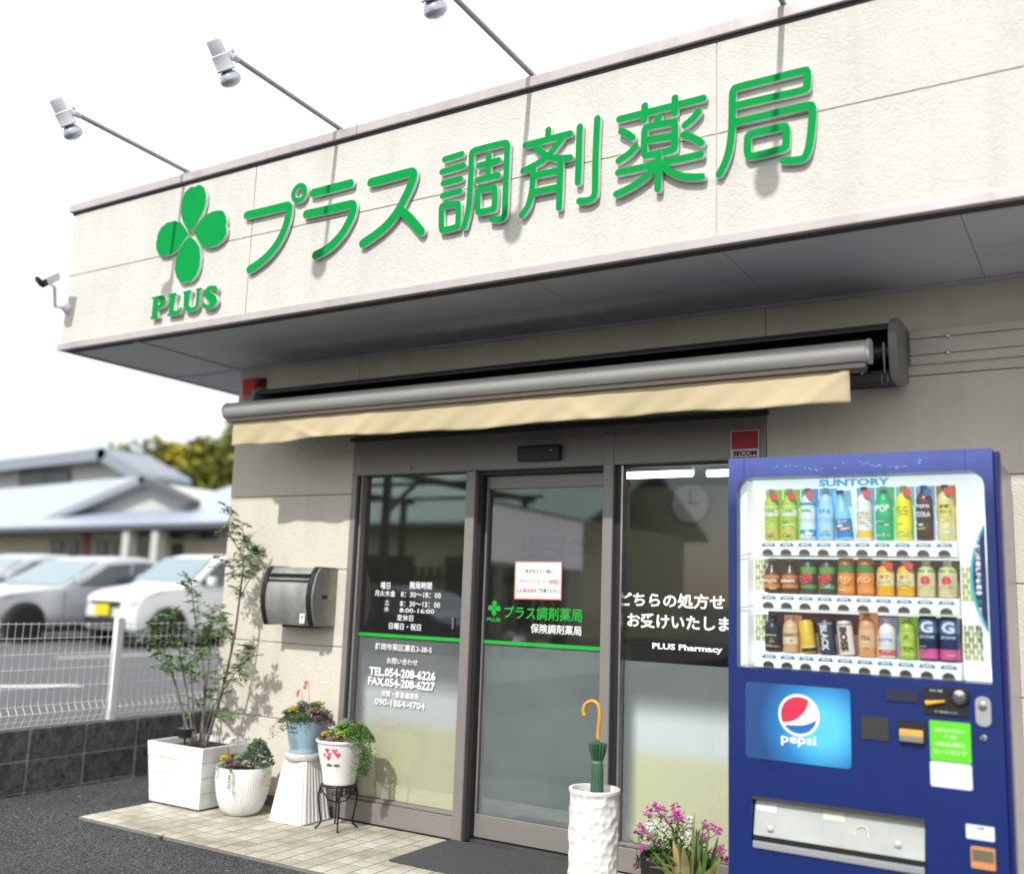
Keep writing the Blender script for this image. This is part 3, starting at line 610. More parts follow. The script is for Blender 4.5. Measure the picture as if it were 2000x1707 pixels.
# ================================================================== awning
A = thing('retractable_awning', 'retracted awning with silver front bar and cream fabric valance above the entrance', 'awning', (2.3, 0, 2.31))
M_cas = mat('dark_grey_awning_housing', (.075, .075, .078), .4, .3); M_bar = mat('satin_aluminium', (.64, .63, .60), .42, .55, var=.05, vs=2)
M_fab = mat('cream_awning_fabric', (.58, .485, .30), .85, var=.06, vs=3, bump=.25, bs=300, bd=.0005)
M_capg = mat('grey_end_cap', (.23, .23, .23), .5)
hood = [(-.0, 2.545), (-.16, 2.545), (-.235, 2.525), (-.265, 2.50), (-.262, 2.492), (-.23, 2.512), (-.16, 2.53), (-.012, 2.53)]
MB().prism(hood, 'x', .44, 4.215).build('hood', M_cas, A, smooth=30)
MB().prism([(-.0015, 2.29), (-.24, 2.29), (-.25, 2.30), (-.25, 2.315), (-.02, 2.315), (-.02, 2.529), (-.0015, 2.529)], 'x', .44, 4.215).build('back_plate', M_blackp, A)
MB().tube([(.46, -.13, 2.42), (4.20, -.13, 2.42)], .055, 20).build('roller', M_blackp, A, smooth=40)
capp = [(-.0, 2.30), (-.10, 2.27), (-.24, 2.28), (-.268, 2.31), (-.285, 2.40), (-.285, 2.47), (-.262, 2.52), (-.21, 2.55), (-.0, 2.555)]
for xa, xb in ((4.216, 4.252), (.40, .439)):
    MB().prism(capp, 'x', xa, xb).build('end_cap', M_capg, A, bevel=.006)
# front bar: oval tube
pr = [(-.45 + .052 * math.cos(a) , 2.352 + .05 * math.sin(a)) for a in [k * math.pi / 14 for k in range(28)]]
MB().prism([(y if y < -.42 else -.42, z) for y, z in pr], 'x', .425, 4.165).build('front_bar', M_bar, A, smooth=40)
for xa, xb in ((4.1655, 4.182), (.409, .4245)):
    MB().prism([(-.45 + (y + .45) * 1.06, 2.352 + (z - 2.352) * 1.06) for y, z in [(y if y < -.42 else -.42, z) for y, z in pr]], 'x', xa, xb).build('bar_end_cap', mat('pale_grey_plastic', (.45, .45, .43), .5), A, bevel=.003)
MB().box(.43, 4.16, -.475, -.42, 2.283, 2.301).build('valance_rail', mat('brown_rail', (.10, .085, .07), .5), A)
for xs, sg in ((4.10, -1), (.5, 1)):
    MB().box(min(xs, xs + sg * 1.3), max(xs, xs + sg * 1.3), -.36, -.30, 2.322, 2.375).build('folding_arm', mat('grey_blue_arm', (.35, .36, .40), .45), A, bevel=.006)
    MB().box(xs - .08, xs + .02, -.40, -.22, 2.31, 2.321).build('arm_bracket', M_capg, A)
# valance cloth
vb = MB(); nx, nz = 150, 10; rv = random.Random(2)
for j in range(nz + 1):
    for i in range(nx + 1):
        x = .466 + (4.093 - .466) * i / nx; t = j / nz
        y = -.452 - .010 * t * math.sin(x * 5.1 + 1) - .006 * t * math.sin(x * 13 + 2 * t) + .004 * math.sin(x * 31 + 7 * t) * t
        crease = .006 * t * math.exp(-((x - .8 - .35 * t) / .03) ** 2) + .007 * t * math.exp(-((x - 1.55 + .12 * t) / .03) ** 2) + .006 * math.exp(-((x - 3.9 - .2 * (1 - t)) / .03) ** 2) + .005 * t * math.exp(-((x - 2.7 - .2 * t) / .05) ** 2)
        z = 2.290 - .145 * t - (.006 * math.sin(x * 3.3 + .4) + .004 * math.sin(x * 9) + (.006 if x < 1 else 0)) * t
        vb.v.append((x, y - crease * 2.2, z))
for j in range(nz):
    for i in range(nx): vb.f.append((j * (nx + 1) + i, j * (nx + 1) + i + 1, (j + 1) * (nx + 1) + i + 1, (j + 1) * (nx + 1) + i)); vb.m.append(0)
vo = vb.build('valance', M_fab, A, smooth=0, fixn=False); md = vo.modifiers.new('thickness', 'SOLIDIFY'); md.thickness = .002
h = W(1728, 765, -.31)
MB().tube([(h[0], -.31, 2.42), (h[0], -.31, 2.285)], .006, 8).tube([(h[0] + .013 * math.sin(a), -.31, 2.262 + .026 * math.cos(a)) for a in [k * math.pi / 9 for k in range(18)]], .0045, 8, closed=True).build('crank_eye', mat('dark_steel', (.10, .10, .10), .3, .9), A, smooth=40)
MB().tube([(4.13, -.40, 2.31), (4.13, -.40, 2.27)], .005, 8).build('bolt', M_steel, A)
# ---- warning beacon
a = W(478, 742, -.06); b = W(499, 780, -.06)
t = thing('warning_light', 'small red rectangular warning light under the soffit by the building corner', 'light', (a[0], 0, b[2]))
MB().box(a[0] + .02, b[0] + .03, -.03, -.001, b[2] - .005, a[2] + .01).build('base', M_blackp, t, bevel=.004)
MB().box(a[0] + .01, b[0] + .005, -.085, -.031, b[2], a[2]).build('lens', mat('red_lens', (.55, .03, .01), .15, coat=.5), t, bevel=.006)
# ---- spotlights over the fascia
M_pole = mat('galvanised_pipe', (.36, .35, .35), .5, .4, var=.15, vs=30); M_sock = mat('white_lamp_holder', (.66, .66, .72), .4)
M_refl = mat('lamp_reflector', (.50, .51, .58), .25, .7); M_bulb = glass('bulb_glass', (.92, .93, .97), 2.5)
spots = [(.378, 'first, at the clover end'), (1.572, ''), (2.763, ''), (3.955, '')]
labs = ['spotlight on a long arm above the clover emblem', 'spotlight on a long arm above the katakana letters', 'spotlight on a long arm above the middle kanji letters', 'spotlight arm rising above the last kanji of the sign']
for (X, _), lb in zip(spots, labs):
    t = thing('sign_spotlight', 'grey ' + lb, 'spotlight', (X, FY, 3.71), 'spotlights over the fascia sign')
    top = Vector((X, -1.645, 3.762))
    MB().tube([(X, FY + .06, 3.705), (X, FY + .03, 3.735), top], .0125, 10).build('arm', M_pole, t, smooth=40)
    MB().box(X - .025, X + .025, FY - .005, FY + .09, 3.7085, 3.722).build('base_plate', M_pole, t)
    kn = top + Vector((-.012, -.015, .012))
    MB().tube([top + Vector((0, .03, -.002)), top, kn], [.017, .02, .016], 10).tube([kn + Vector((-.02, 0, .008)), kn + Vector((.025, 0, .008))], .008, 8).build('knuckle', M_sock, t, smooth=40)
    ax = (Vector((.05, .80, -1))).normalized(); c0 = kn + Vector((-.03, -.075, .035))
    def at(d, r): return c0 + ax * d
    MB().tube([c0 + ax * d for d in (0, .004, .066, .070, .130, .135, .142)], [.035, .036, .036, .042, .042, .045, .041], 20).build('lamp_holder', M_sock, t, smooth=35)
    MB().tube([c0 + ax * d for d in (.143, .152, .170, .183)], [.025, .038, .049, .052], 20).build('reflector', M_refl, t, smooth=50)
    MB().tube([c0 + ax * d for d in (.1835, .198, .210, .217)], [.0522, .049, .034, .012], 20).build('bulb', mat('bulb_face', (.55, .56, .66), .15, .2, coat=.5), t, smooth=60)
# ---- security camera at the canopy corner
bpt = W(131, 603, FY - .005); hd = W(94, 545, -1.08)
t = thing('security_camera', 'white security camera with black lens on the left end of the canopy', 'camera', tuple(bpt))
MB().lathe([(.032, 0), (.032, .012), (.02, .03), (.0, .03)], (bpt[0], FY - .0005, bpt[2]), 18, axis='y').build('base_plate', M_white, t, smooth=40)
MB().tube([(bpt[0], FY - .02, bpt[2]), (bpt[0] - .01, -.98, bpt[2] - .005), (hd[0] + .03, -1.05, hd[2] - .045), (hd[0], hd[1], hd[2] - .02)], [.013, .012, .011, .012], 8).build('arm', M_white, t, smooth=40)
hdv = Vector(hd); dr = Vector((-.1, -.55, -.45)).normalized()
MB().tube([hdv - dr * .07, hdv - dr * .06, hdv + dr * .02, hdv + dr * .03], [.026, .036, .038, .037], 18).build('housing', M_white, t, smooth=40)
MB().tube([hdv + dr * .031, hdv + dr * .055, hdv + dr * .065], [.036, .036, .022], 18).build('lens', M_blackp, t, smooth=40)
sh = MB(); u = dr.cross(Vector((0, 0, 1))).normalized(); v = u.cross(dr)
ring = lambda d, k: [hdv + dr * d + (u * math.cos(q) + v * math.sin(q)) * k for q in [math.pi * (.05 + .9 * i / 10) for i in range(11)]]
ra, rb, rc_, rd = ring(-.075, .042), ring(.06, .042), ring(-.075, .045), ring(.06, .045)
sh.add(ra + rb + rc_ + rd, [(i, i + 1, 12 + i, 11 + i) for i in range(10)] + [(22 + i, 33 + i, 34 + i, 23 + i) for i in range(10)] + [(11 + i, 12 + i, 34 + i, 33 + i) for i in range(10)]); sh.build('sun_hood', M_white, t, smooth=40)
# ---- overhead cables, far left
for k, (p, q) in enumerate((((30, 452), (150, 512)), ((0, 395), (160, 490)))):
    a, b = W(*p, 20), W(*q, 16); d = Vector(b) - Vector(a); a2, b2 = Vector(a) - d * 8, Vector(b) + d * 6
    tag(MB().tube([a2, b2], .012, 6).build('overhead_cable', M_blackp, org=tuple(a2)), ('lower' if k == 0 else 'higher') + ' of two thin overhead cables beyond the canopy corner', 'cable', 'overhead cables')

# ================================================================== mailbox
t = thing('mailbox', 'stainless steel wall mailbox with black rounded side bands', 'mailbox', (.767, 0, 1.08))
prof = [(-.001, 1.085), (-.165, 1.085), (-.185, 1.13), (-.203, 1.20), (-.208, 1.26), (-.20, 1.32), (-.18, 1.385), (-.15, 1.425), (-.001, 1.425)]
M_ss = mat('stainless_sheet', (.42, .41, .39), .38, .55, var=.28, vs=7, vc=(.28, .275, .265))
MB().prism([(y + .002, z) if y < -.01 else (y, z) for y, z in prof], 'x', .585, .955).build('body', M_ss, t, smooth=25)
for xa, xb in ((.558, .588), (.925, .957)):
    MB().prism([(-.0012, 1.079), (-.172, 1.079), (-.195, 1.13), (-.213, 1.20), (-.218, 1.26), (-.21, 1.325), (-.188, 1.392), (-.155, 1.432), (-.0012, 1.432)], 'x', xa, xb).build('side_band', M_blackp, t, bevel=.004)
MB().prism(prof, 'x', .957, .974).build('side_plate', mat('stainless_side', (.30, .29, .27), .4, .6, var=.25, vs=9), t, smooth=25)
MB().box(.589, .924, -.206, -.16, 1.376, 1.388).build('slot_flap', M_blackp, t, bevel=.003); MB().box(.589, .924, -.205, -.16, 1.345, 1.352).build('lid_seam', M_blackp, t)
MB().box(.972, .980, -.13, -.085, 1.245, 1.268).build('latch', M_blackp, t, bevel=.004)
MB().box(.876, .915, -.2025, -.198, 1.10, 1.155).build('sticker', M_wtext, t); MB().lathe([(.007, 0), (.007, .001)], (.896, -.2026, 1.137), 12, axis='y').build('sticker_print', M_ktext, t)
MB().box(.66, .87, -.12, -.002, 1.07, 1.084).build('bracket', M_blackp, t)
# ---- security sticker on the glass/frame
a, b = W(1427, 842, -.011), W(1483, 893, -.011)
t = thing('security_sticker', 'red and white security company sticker above the vending machine', 'sticker', (a[0], -.011, b[2]))
boxp('sheet', mat('sticker_white', (.70, .70, .70), .5), t, a[0], b[0], -.0115, -.0105, b[2] - .03, a[2]); hz = a[2] - b[2]
boxp('red_field', mat('sticker_red', (.42, .02, .03), .5), t, a[0] + .005, b[0] - .005, -.0122, -.0117, b[2] + hz * .32, a[2] - .004)
text('lettering', 'SECOM', M_ktext, t, a[0] + .012, b[0] - .012, b[2] + .010, -.0125, hz * .19, .05); boxp('red_line', MATS['sticker_red'], t, a[0] + .008, b[0] - .008, -.0122, -.0117, b[2] - .0, b[2] + .005)

# ================================================================== planter and tree
M_wood = grime(mat('white_painted_wood', (.80, .81, .81), .6, var=.08, vs=9, bump=.3, bs=60, bd=.001), (.62, .58, .50), (9, 9, 3), .5, .72, .5)
P = thing('planter_box', 'square white painted wooden planter box at the corner of the tiles', 'planter', (.165, -.21, 0))
fx0, fx1, fy0, fy1 = -.055, .375, -.41, -.0
def slope(z): return .014 * (z / .36) * 2
for k in range(4):
    z0, z1 = .012 + k * .0875, .012 + (k + 1) * .0875 - .002; e0, e1 = slope(z0), slope(z1)
    for side in range(4):
        m = MB(); x0, x1, y0, y1 = fx0, fx1, fy0 + .01, fy1 - .02
        if side == 0: q = [(x0 - e0, y0 - e0), (x1 + e0, y0 - e0), (x1 + e0, y0 - e0 + .016), (x0 - e0, y0 - e0 + .016)]; q1 = [(x0 - e1, y0 - e1), (x1 + e1, y0 - e1), (x1 + e1, y0 - e1 + .016), (x0 - e1, y0 - e1 + .016)]
        if side == 1: q = [(x1 + e0 - .016, y0 - e0 + .0165), (x1 + e0 - .001, y0 - e0 + .0165), (x1 + e0 - .001, y1), (x1 + e0 - .016, y1)]; q1 = [(x1 + e1 - .016, y0 - e1 + .0165), (x1 + e1 - .001, y0 - e1 + .0165), (x1 + e1 - .001, y1), (x1 + e1 - .016, y1)]
        if side == 2: q = [(x0 - e0 + .001, y0 - e0 + .0165), (x0 - e0 + .016, y0 - e0 + .0165), (x0 - e0 + .016, y1), (x0 - e0 + .001, y1)]; q1 = [(x0 - e1 + .001, y0 - e1 + .0165), (x0 - e1 + .016, y0 - e1 + .0165), (x0 - e1 + .016, y1), (x0 - e1 + .001, y1)]
        if side == 3: q = [(x0, y1 + .001), (x1, y1 + .001), (x1, y1 + .016), (x0, y1 + .016)]; q1 = q
        m.add([(*a, z0) for a in q] + [(*a, z1) for a in q1], [(0, 1, 2, 3), (7, 6, 5, 4), (0, 4, 5, 1), (1, 5, 6, 2), (2, 6, 7, 3), (3, 7, 4, 0)]).build('plank', M_wood, P, bevel=.002, seg=1)
M_soil = mat('potting_soil', (.035, .025, .018), .95, var=.5, vs=60, bump=1, bs=90, bd=.01)
MB().box(fx0 + .01, fx1 - .01, fy0 + .03, fy1 - .03, .02, .325).build('soil', M_soil, P)

def leaf(mb, p, d, up, l, w_, mi=0, fold=.25):
    d = d.normalized(); s_ = d.cross(up)
    if s_.length < .05: s_ = d.cross(Vector((1, .3, 0)))
    s_.normalize(); n_ = s_.cross(d)
    a = p; b = p + d * l * .45 + s_ * w_ + n_ * w_ * fold; c = p + d * l - n_ * l * .08; e = p + d * l * .45 - s_ * w_ + n_ * w_ * fold
    mb.add([a, b, c, e], [(0, 1, 2), (0, 2, 3)], mi)
M_leafs = [mat('leaf_%d' % i, c, .45, spec=.5, var=.25, vs=12) for i, c in enumerate([(.085, .18, .035), (.12, .24, .045), (.18, .29, .055), (.05, .12, .03)])]
M_bark = mat('grey_bark', (.17, .145, .125), .9, var=.4, vs=30, bump=.6, bs=60, bd=.003)
TR = thing('potted_tree', 'slender multi-stemmed young tree growing in the white planter box', 'tree', (.16, -.2, .325))
def z3(x, y): return (x / 1.9914, 850 + y / 1.9914)
def tp(x, y, dy=0): return Vector(W(*z3(x, y), -.2 + dy))
rt_ = random.Random(11)
stems = [([(800, 1205), (845, 1060), (880, 930), (915, 760), (935, 600), (945, 480), (888, 370), (905, 290)], .0, .011),
 ([(790, 1205), (815, 1090), (865, 1000), (910, 930), (960, 870), (985, 820)], -.03, .006),
 ([(930, 640), (965, 570), (1000, 520), (1012, 440)], .02, .004),
 ([(942, 480), (950, 420), (942, 345)], .03, .004),
 ([(775, 1205), (795, 1040), (790, 900), (770, 780), (750, 640), (745, 560)], .08, .009),
 ([(745, 1205), (712, 1080), (680, 960), (640, 860), (600, 790), (580, 720)], -.05, .010),
 ([(755, 1205), (735, 1060), (715, 930), (690, 800), (665, 690)], .05, .008),
 ([(785, 1205), (800, 1000), (815, 860), (820, 760), (835, 650)], .12, .007),
 ([(765, 1205), (750, 1050), (745, 930), (760, 830)], -.09, .006),
 ([(868, 960), (900, 830), (870, 720), (850, 680)], -.04, .004),
 ([(880, 400), (870, 470), (905, 530)], -.02, .003)]
tb_ = MB(); tips = []
for pts, dy, r0 in stems:
    q = [tp(x, y, dy * min(1, i / 2)) for i, (x, y) in enumerate(pts)]
    q = [Vector(a) for a in catmull([tuple(a) for a in q], 4)]
    n = len(q); tb_.tube(q, [r0 * (1 - .75 * i / (n - 1)) for i in range(n)], 7)
    tips.append((q, r0))
tb_.build('trunk', M_bark, TR, smooth=40, fixn=False)
lb_ = [MB() for _ in range(4)]; tw = MB()
def sprig(p, d, L_, n):
    d = d.normalized(); q = [p + d * L_ * k / 3 + Vector((0, 0, -.12 * L_ * (k / 3) ** 2)) for k in range(4)]
    tw.tube(q, .0012, 4, cap=False)
    for k in range(n):
        t_ = (k + 1) / n; b = p + d * L_ * t_ + Vector((0, 0, -.12 * L_ * t_ * t_)); sd = d.cross(Vector((0, 0, 1))).normalized() * (1 if k % 2 else -1)
        dd = (d * .5 + sd * .9 + Vector((rt_.uniform(-.3, .3), rt_.uniform(-.3, .3), rt_.uniform(-.5, .3))))
        leaf(lb_[rt_.choices(range(4), (4, 4, 2, 2))[0]], b, dd, Vector((rt_.uniform(-.4, .4), rt_.uniform(-.4, .4), 1)), rt_.uniform(.030, .050), rt_.uniform(.008, .013))
dens = [(.5, 1.0, 24), (.45, 1, 24), (.4, 1, 12), (.5, 1, 9), (.55, 1, 22), (.45, 1, 34), (.5, 1, 28), (.5, 1, 22), (.5, 1, 16), (.4, 1, 14), (.5, 1, 6)]
for (q, r0), (a, b, n) in zip(tips, dens):
    for k in range(n):
        t_ = rt_.uniform(a, b); i = min(len(q) - 2, int(t_ * (len(q) - 1))); p = q[i].lerp(q[i + 1], t_ * (len(q) - 1) - i)
        d = Vector((rt_.uniform(-1, 1), rt_.uniform(-1, .6), rt_.uniform(-.4, .8)))
        sprig(p, d, rt_.uniform(.05, .11), rt_.randint(6, 11))
for k in range(26):   # low growth round the stems
    p = tp(rt_.uniform(730, 880), rt_.uniform(930, 1110), rt_.uniform(-.1, .1)); sprig(p, Vector((rt_.uniform(-1, 1), rt_.uniform(-1, 1), rt_.uniform(-.3, .8))), rt_.uniform(.04, .08), 8)
crown = MB()
for k, m in enumerate(lb_): crown.add(m.v, m.f, k)
cr = crown.build('crown', M_leafs, TR, fixn=False); tw.build('twigs', M_bark, TR, fixn=False)
# solar garden lamp
p = tp(718, 1205, -.1); q = tp(722, 1140, -.1)
t = thing('solar_light', 'small black solar garden light stuck in the planter box', 'light', (p.x, p.y, .325))
MB().tube([(p.x, p.y, .30), (q.x, q.y, q.z - .005)], .006, 8).build('stake', M_blackp, t)
MB().box(q.x - .045, q.x + .045, q.y - .035, q.y + .035, q.z - .012, q.z).box(q.x - .03, q.x + .03, q.y - .028, q.y + .028, q.z - .055, q.z - .0125).build('head', M_blackp, t, bevel=.004); MB().box(q.x - .038, q.x + .038, q.y - .03, q.y + .03, q.z + .0005, q.z + .002).build('solar_cell', mat('solar_cell', (.02, .03, .08), .15), t)

# ================================================================== succulents
SUCC = {}
def smat(i):
    cs = [(.10, .26, .04), (.30, .34, .05), (.24, .07, .04), (.16, .22, .17), (.13, .06, .08), (.45, .38, .03), (.06, .17, .03), (.20, .15, .13), (.33, .42, .28)]
    return mat('succulent_%d' % i, cs[i], .5, var=.2, vs=30, sub=0)
def rosette(parent, c, r, n, mi, tilt=(0, 0), fat=.36):
    mb = MB(); c = Vector(c); R3 = Matrix.Rotation(tilt[0], 3, 'X') @ Matrix.Rotation(tilt[1], 3, 'Y')
    for k in range(n):
        f = k / n; a = k * 2.39996; ln = r * (1 - .6 * f); el = .15 + 1.15 * f
        d = R3 @ Vector((math.cos(a) * math.cos(el), math.sin(a) * math.cos(el), math.sin(el))); s_ = R3 @ Vector((-math.sin(a), math.cos(a), 0)); nn = s_.cross(d)
        w_ = ln * fat; b0 = c + R3 @ Vector((0, 0, r * .2 * f)); th = ln * .14
        V = [b0 + nn * -th * .5, b0 + d * ln * .55 + s_ * w_ * .8, b0 + d * ln * .85 + s_ * w_ * .62, b0 + d * ln * 1.0, b0 + d * ln * .85 - s_ * w_ * .62, b0 + d * ln * .55 - s_ * w_ * .8, b0 + d * ln * .6 + nn * th, b0 + d * ln * .6 - nn * th]
        mb.add(V, [(0, 1, 6), (1, 2, 6), (2, 3, 6), (3, 4, 6), (4, 5, 6), (5, 0, 6), (1, 0, 7), (2, 1, 7), (3, 2, 7), (4, 3, 7), (5, 4, 7), (0, 5, 7)])
    return mb.build('rosette', smat(mi), parent, smooth=0, fixn=False)
def tuft(name, parent, pts_fn, n, ls, mi_choices, rnd):
    mb = MB(); ms = sorted(set(mi_choices))
    for k in range(n):
        p, d = pts_fn(rnd); l = rnd.uniform(*ls); leaf(mb, Vector(p), Vector(d) + Vector((rnd.uniform(-.5, .5), rnd.uniform(-.5, .5), rnd.uniform(-.2, .5))), Vector((rnd.uniform(-.5, .5), rnd.uniform(-.5, .5), 1)), l, l * .32, ms.index(rnd.choice(mi_choices)), .5)
    return mb.build(name, [smat(i) for i in ms], parent, fixn=False)
def dome(c, rx, ry, h):
    def f(r):
        a = r.uniform(0, 6.283); q = math.sqrt(r.random()); x, y = rx * q * math.cos(a), ry * q * math.sin(a); z = h * (1 - q * q) * r.uniform(.6, 1)
        return (c[0] + x, c[1] + y, c[2] + z), (x / rx * .8, y / ry * .8, .7)
    return f
def trailing(c, out, L_, spread):
    def f(r):
        t_ = r.random() ** .8; s_ = r.gauss(0, spread * (.45 + .5 * (1 - t_))); o = Vector(out)
        p = Vector(c) + o * (1.2 * min(t_ * 2, 1) * .05 + .01) + Vector((-o.y, o.x, 0)) * s_ + Vector((r.gauss(0, .012), r.gauss(0, .012), -L_ * max(0, t_ - .18) + r.gauss(0, .006)))
        return p, (o.x, o.y, r.uniform(-.6, .4))
    return f
def strand(parent, pts, n, mi, rnd):
    q = catmull(pts, 5); mb = MB().tube([Vector(p) for p in q], .0012, 4, cap=False)
    for k in range(n):
        p = Vector(q[int(k / n * (len(q) - 1))]); sg = 1 if k % 2 else -1
        leaf(mb, p, Vector((sg * .8 + rnd.uniform(-.3, .3), -.5 + rnd.uniform(-.3, .3), rnd.uniform(-.6, .3))), Vector((0, -1, .4)), rnd.uniform(.012, .019), rnd.uniform(.004, .006))
    return mb.build('trailing_stems', smat(mi), parent, fixn=False)
# ---- ribbed white pot
pc = Vector((.575, -.262, 0)); M_cer = mat('white_glazed_ceramic', (.82, .82, .80), .28, coat=.2)
t = thing('ribbed_pot', 'round white vertically ribbed plant pot between planter box and pedestal', 'pot', tuple(pc))
rib = lambda a, h: 1 + (.013 * math.cos(a * 76) if .02 < h < .255 else 0)
MB().lathe([(.07, 0), (.098, .006), (.118, .03), (.136, .08), (.150, .14), (.158, .20), (.160, .265), (.158, .27), (.150, .268), (.147, .23), (.0, .23)], pc, 304, rad=rib).build('pot', M_cer, t, smooth=50)
MB().lathe([(.146, .232), (.1, .245), (.0, .25)], pc, 30, caps=False).build('soil', M_soil, t, fixn=False)
pl = thing('succulent_planting', 'mixed succulents with blue-green stonecrop in the ribbed white pot', 'succulents', (pc.x, pc.y, .25)); rr = random.Random(21)
for k, (dx, dy, dz, r, n, mi) in enumerate([(-.10, -.08, .035, .05, 26, 5), (-.15, -.04, .03, .045, 22, 2), (-.02, -.12, .03, .04, 22, 4), (-.07, -.13, .02, .032, 18, 8), (.05, -.11, .03, .035, 20, 7), (.0, -.04, .04, .045, 22, 3), (.10, -.08, .035, .035, 20, 8), (-.05, 0, .04, .045, 22, 0), (-.14, .04, .03, .05, 20, 2), (.03, -.155, .018, .028, 16, 4)]):
    rosette(pl, (pc.x + dx * .85, pc.y + dy * .85, .258 + dz), r * 1.12, n, mi, (rr.uniform(-.2, .5), rr.uniform(-.3, .3)))
tuft('stonecrop', pl, dome((pc.x + .08, pc.y + .02, .27), .095, .09, .15), 620, (.016, .027), [6, 3, 3], rr); tuft('ground_cover', pl, dome((pc.x, pc.y, .255), .15, .15, .04), 420, (.01, .018), [7, 6, 2, 3], rr)
strand(pl, [(pc.x + .045, pc.y - .13, .275), (pc.x + .065, pc.y - .165, .268), (pc.x + .072, pc.y - .172, .22), (pc.x + .07, pc.y - .168, .15)], 26, 6, rr); strand(pl, [(pc.x - .03, pc.y - .13, .272), (pc.x - .045, pc.y - .168, .265), (pc.x - .05, pc.y - .172, .225)], 14, 3, rr); tuft('trailing_stems', pl, trailing((pc.x + .145, pc.y - .02, .28), (1, -.2, 0), .12, .012), 60, (.01, .018), [6, 5], rr)
MB().tube([(pc.x - .10, pc.y - .02, .27), (pc.x - .115, pc.y - .02, .34), (pc.x - .125, pc.y - .02, .355)], [.002, .003, .004], 5).build('flower_stalk', smat(2), pl)
# ---- pedestal
pc = Vector((.945, -.165, 0)); M_cer = grime(M_cer, (.70, .66, .58), (14, 14, 8), .5, .72, .45); grime(M_white, (.68, .66, .60), (12, 12, 3), .5, .74, .5); PD = thing('plant_pedestal', 'white tapered square pedestal with fluted side panels under the blue pot', 'pedestal', tuple(pc))
b_, t_h = .122, .335
def sq(h): return b_ - (b_ - .078) * (h / t_h)
m = MB(); hs = [0, .012, t_h]
m.add([(pc.x + sx_ * (sq(h) - (0 if h else 0)), pc.y + sy_ * sq(h), h) for h in hs for sx_, sy_ in ((-1, -1), (1, -1), (1, 1), (-1, 1))], [(0, 1, 2, 3)] + [(4 * k + i, 4 * k + (i + 1) % 4, 4 * k + 4 + (i + 1) % 4, 4 * k + 4 + i) for k in range(2) for i in range(4)] + [(11, 10, 9, 8)])
m.build('shaft', M_white, PD, bevel=.004)
for k in range(7):    # flutes standing on the right-hand face
    f = -.78 + 1.56 * k / 6
    m2 = MB(); m2.tube([(pc.x + sq(.01) - .001, pc.y + f * sq(.01), .01), (pc.x + sq(t_h) - .001, pc.y + f * sq(t_h), t_h)], [.0135, .0088], 8); m2.build('flute', M_white, PD, smooth=40)
MB().lathe([(.085, .336), (.104, .340), (.108, .35), (.108, .368), (.104, .374), (.0, .374)], pc, 40).build('top_disc', mat('weathered_white', (.60, .58, .54), .7, var=.2, vs=20), PD, smooth=40)
# ---- blue bucket pot
z0 = .3745; M_blu = mat('pale_blue_glaze', (.33, .47, .58), .5, var=.08, vs=8)
bp_ = thing('blue_pot', 'pale blue tapered pot with dark script standing on the pedestal', 'pot', (pc.x, pc.y, z0))
MB().lathe([(.078, 0), (.084, .004), (.084, .03), (.086, .034), (.114, .16), (.119, .175), (.117, .178), (.11, .176), (.105, .15), (.0, .15)], (pc.x, pc.y, z0), 40).build('pot', M_blu, bp_, smooth=40)
ink = mat('navy_ink', (.02, .03, .08), .6)
for body, x0, x1, z, hh in (('La Boir', -.085, -.005, .135, .022), ('antique', -.075, .0, .11, .016)):
    me = text_mesh(body, .01); co = np.array([v.co[:] for v in me.vertices]); a_, b2 = co.min(0), co.max(0)
    for v in me.vertices:
        zz = z + (v.co.y - a_[1]) / (b2[1] - a_[1]) * hh; rr_ = .086 + (.114 - .086) * (zz - .034) / .126 + .0012; xx = x0 + (v.co.x - a_[0]) / (b2[0] - a_[0]) * (x1 - x0); an = -math.pi / 2 + .35 + xx / rr_
        v.co = (rr_ * math.cos(an), rr_ * math.sin(an), zz)
    me.update(); link('lettering', me, ink, bp_)
pl = thing('succulent_planting', 'mixed green and purple succulents with two coral flower stalks in the blue pot', 'succulents', (pc.x, pc.y, z0 + .16)); rr = random.Random(31); zt = z0 + .17
for dx, dy, dz, r, n, mi in [(-.10, -.05, .02, .045, 22, 0), (-.05, -.06, .045, .04, 22, 5), (-.12, 0, .015, .04, 20, 2), (-.02, -.02, .07, .045, 24, 3), (.05, 0, .07, .04, 22, 6), (.08, -.03, .04, .05, 24, 7), (.11, .03, .03, .045, 22, 7), (.12, -.03, .01, .035, 20, 4), (-.07, .04, .05, .045, 22, 8), (.03, .06, .06, .05, 22, 1)]:
    rosette(pl, (pc.x + dx, pc.y + dy, zt + dz + .012), r * 1.2, n, mi, (rr.uniform(-.1, .5), rr.uniform(-.3, .3)))
tuft('ground_cover', pl, dome((pc.x, pc.y, zt - .01), .155, .145, .085), 800, (.012, .022), [7, 6, 7, 4], rr); tuft('moss_tuft', pl, dome((pc.x + .03, pc.y - .08, zt), .055, .05, .05), 380, (.008, .014), [0, 0, 6], rr)
tuft('trailing_stems', pl, trailing((pc.x + .0, pc.y - .12, zt + .01), (.1, -1, 0), .055, .015), 110, (.008, .014), [0, 6], rr); tuft('trailing_stems', pl, trailing((pc.x - .12, pc.y - .04, zt), (-.9, -.4, 0), .13, .016), 90, (.008, .014), [6, 3], rr)
M_coral = mat('coral_flower', (.70, .22, .14), .5)
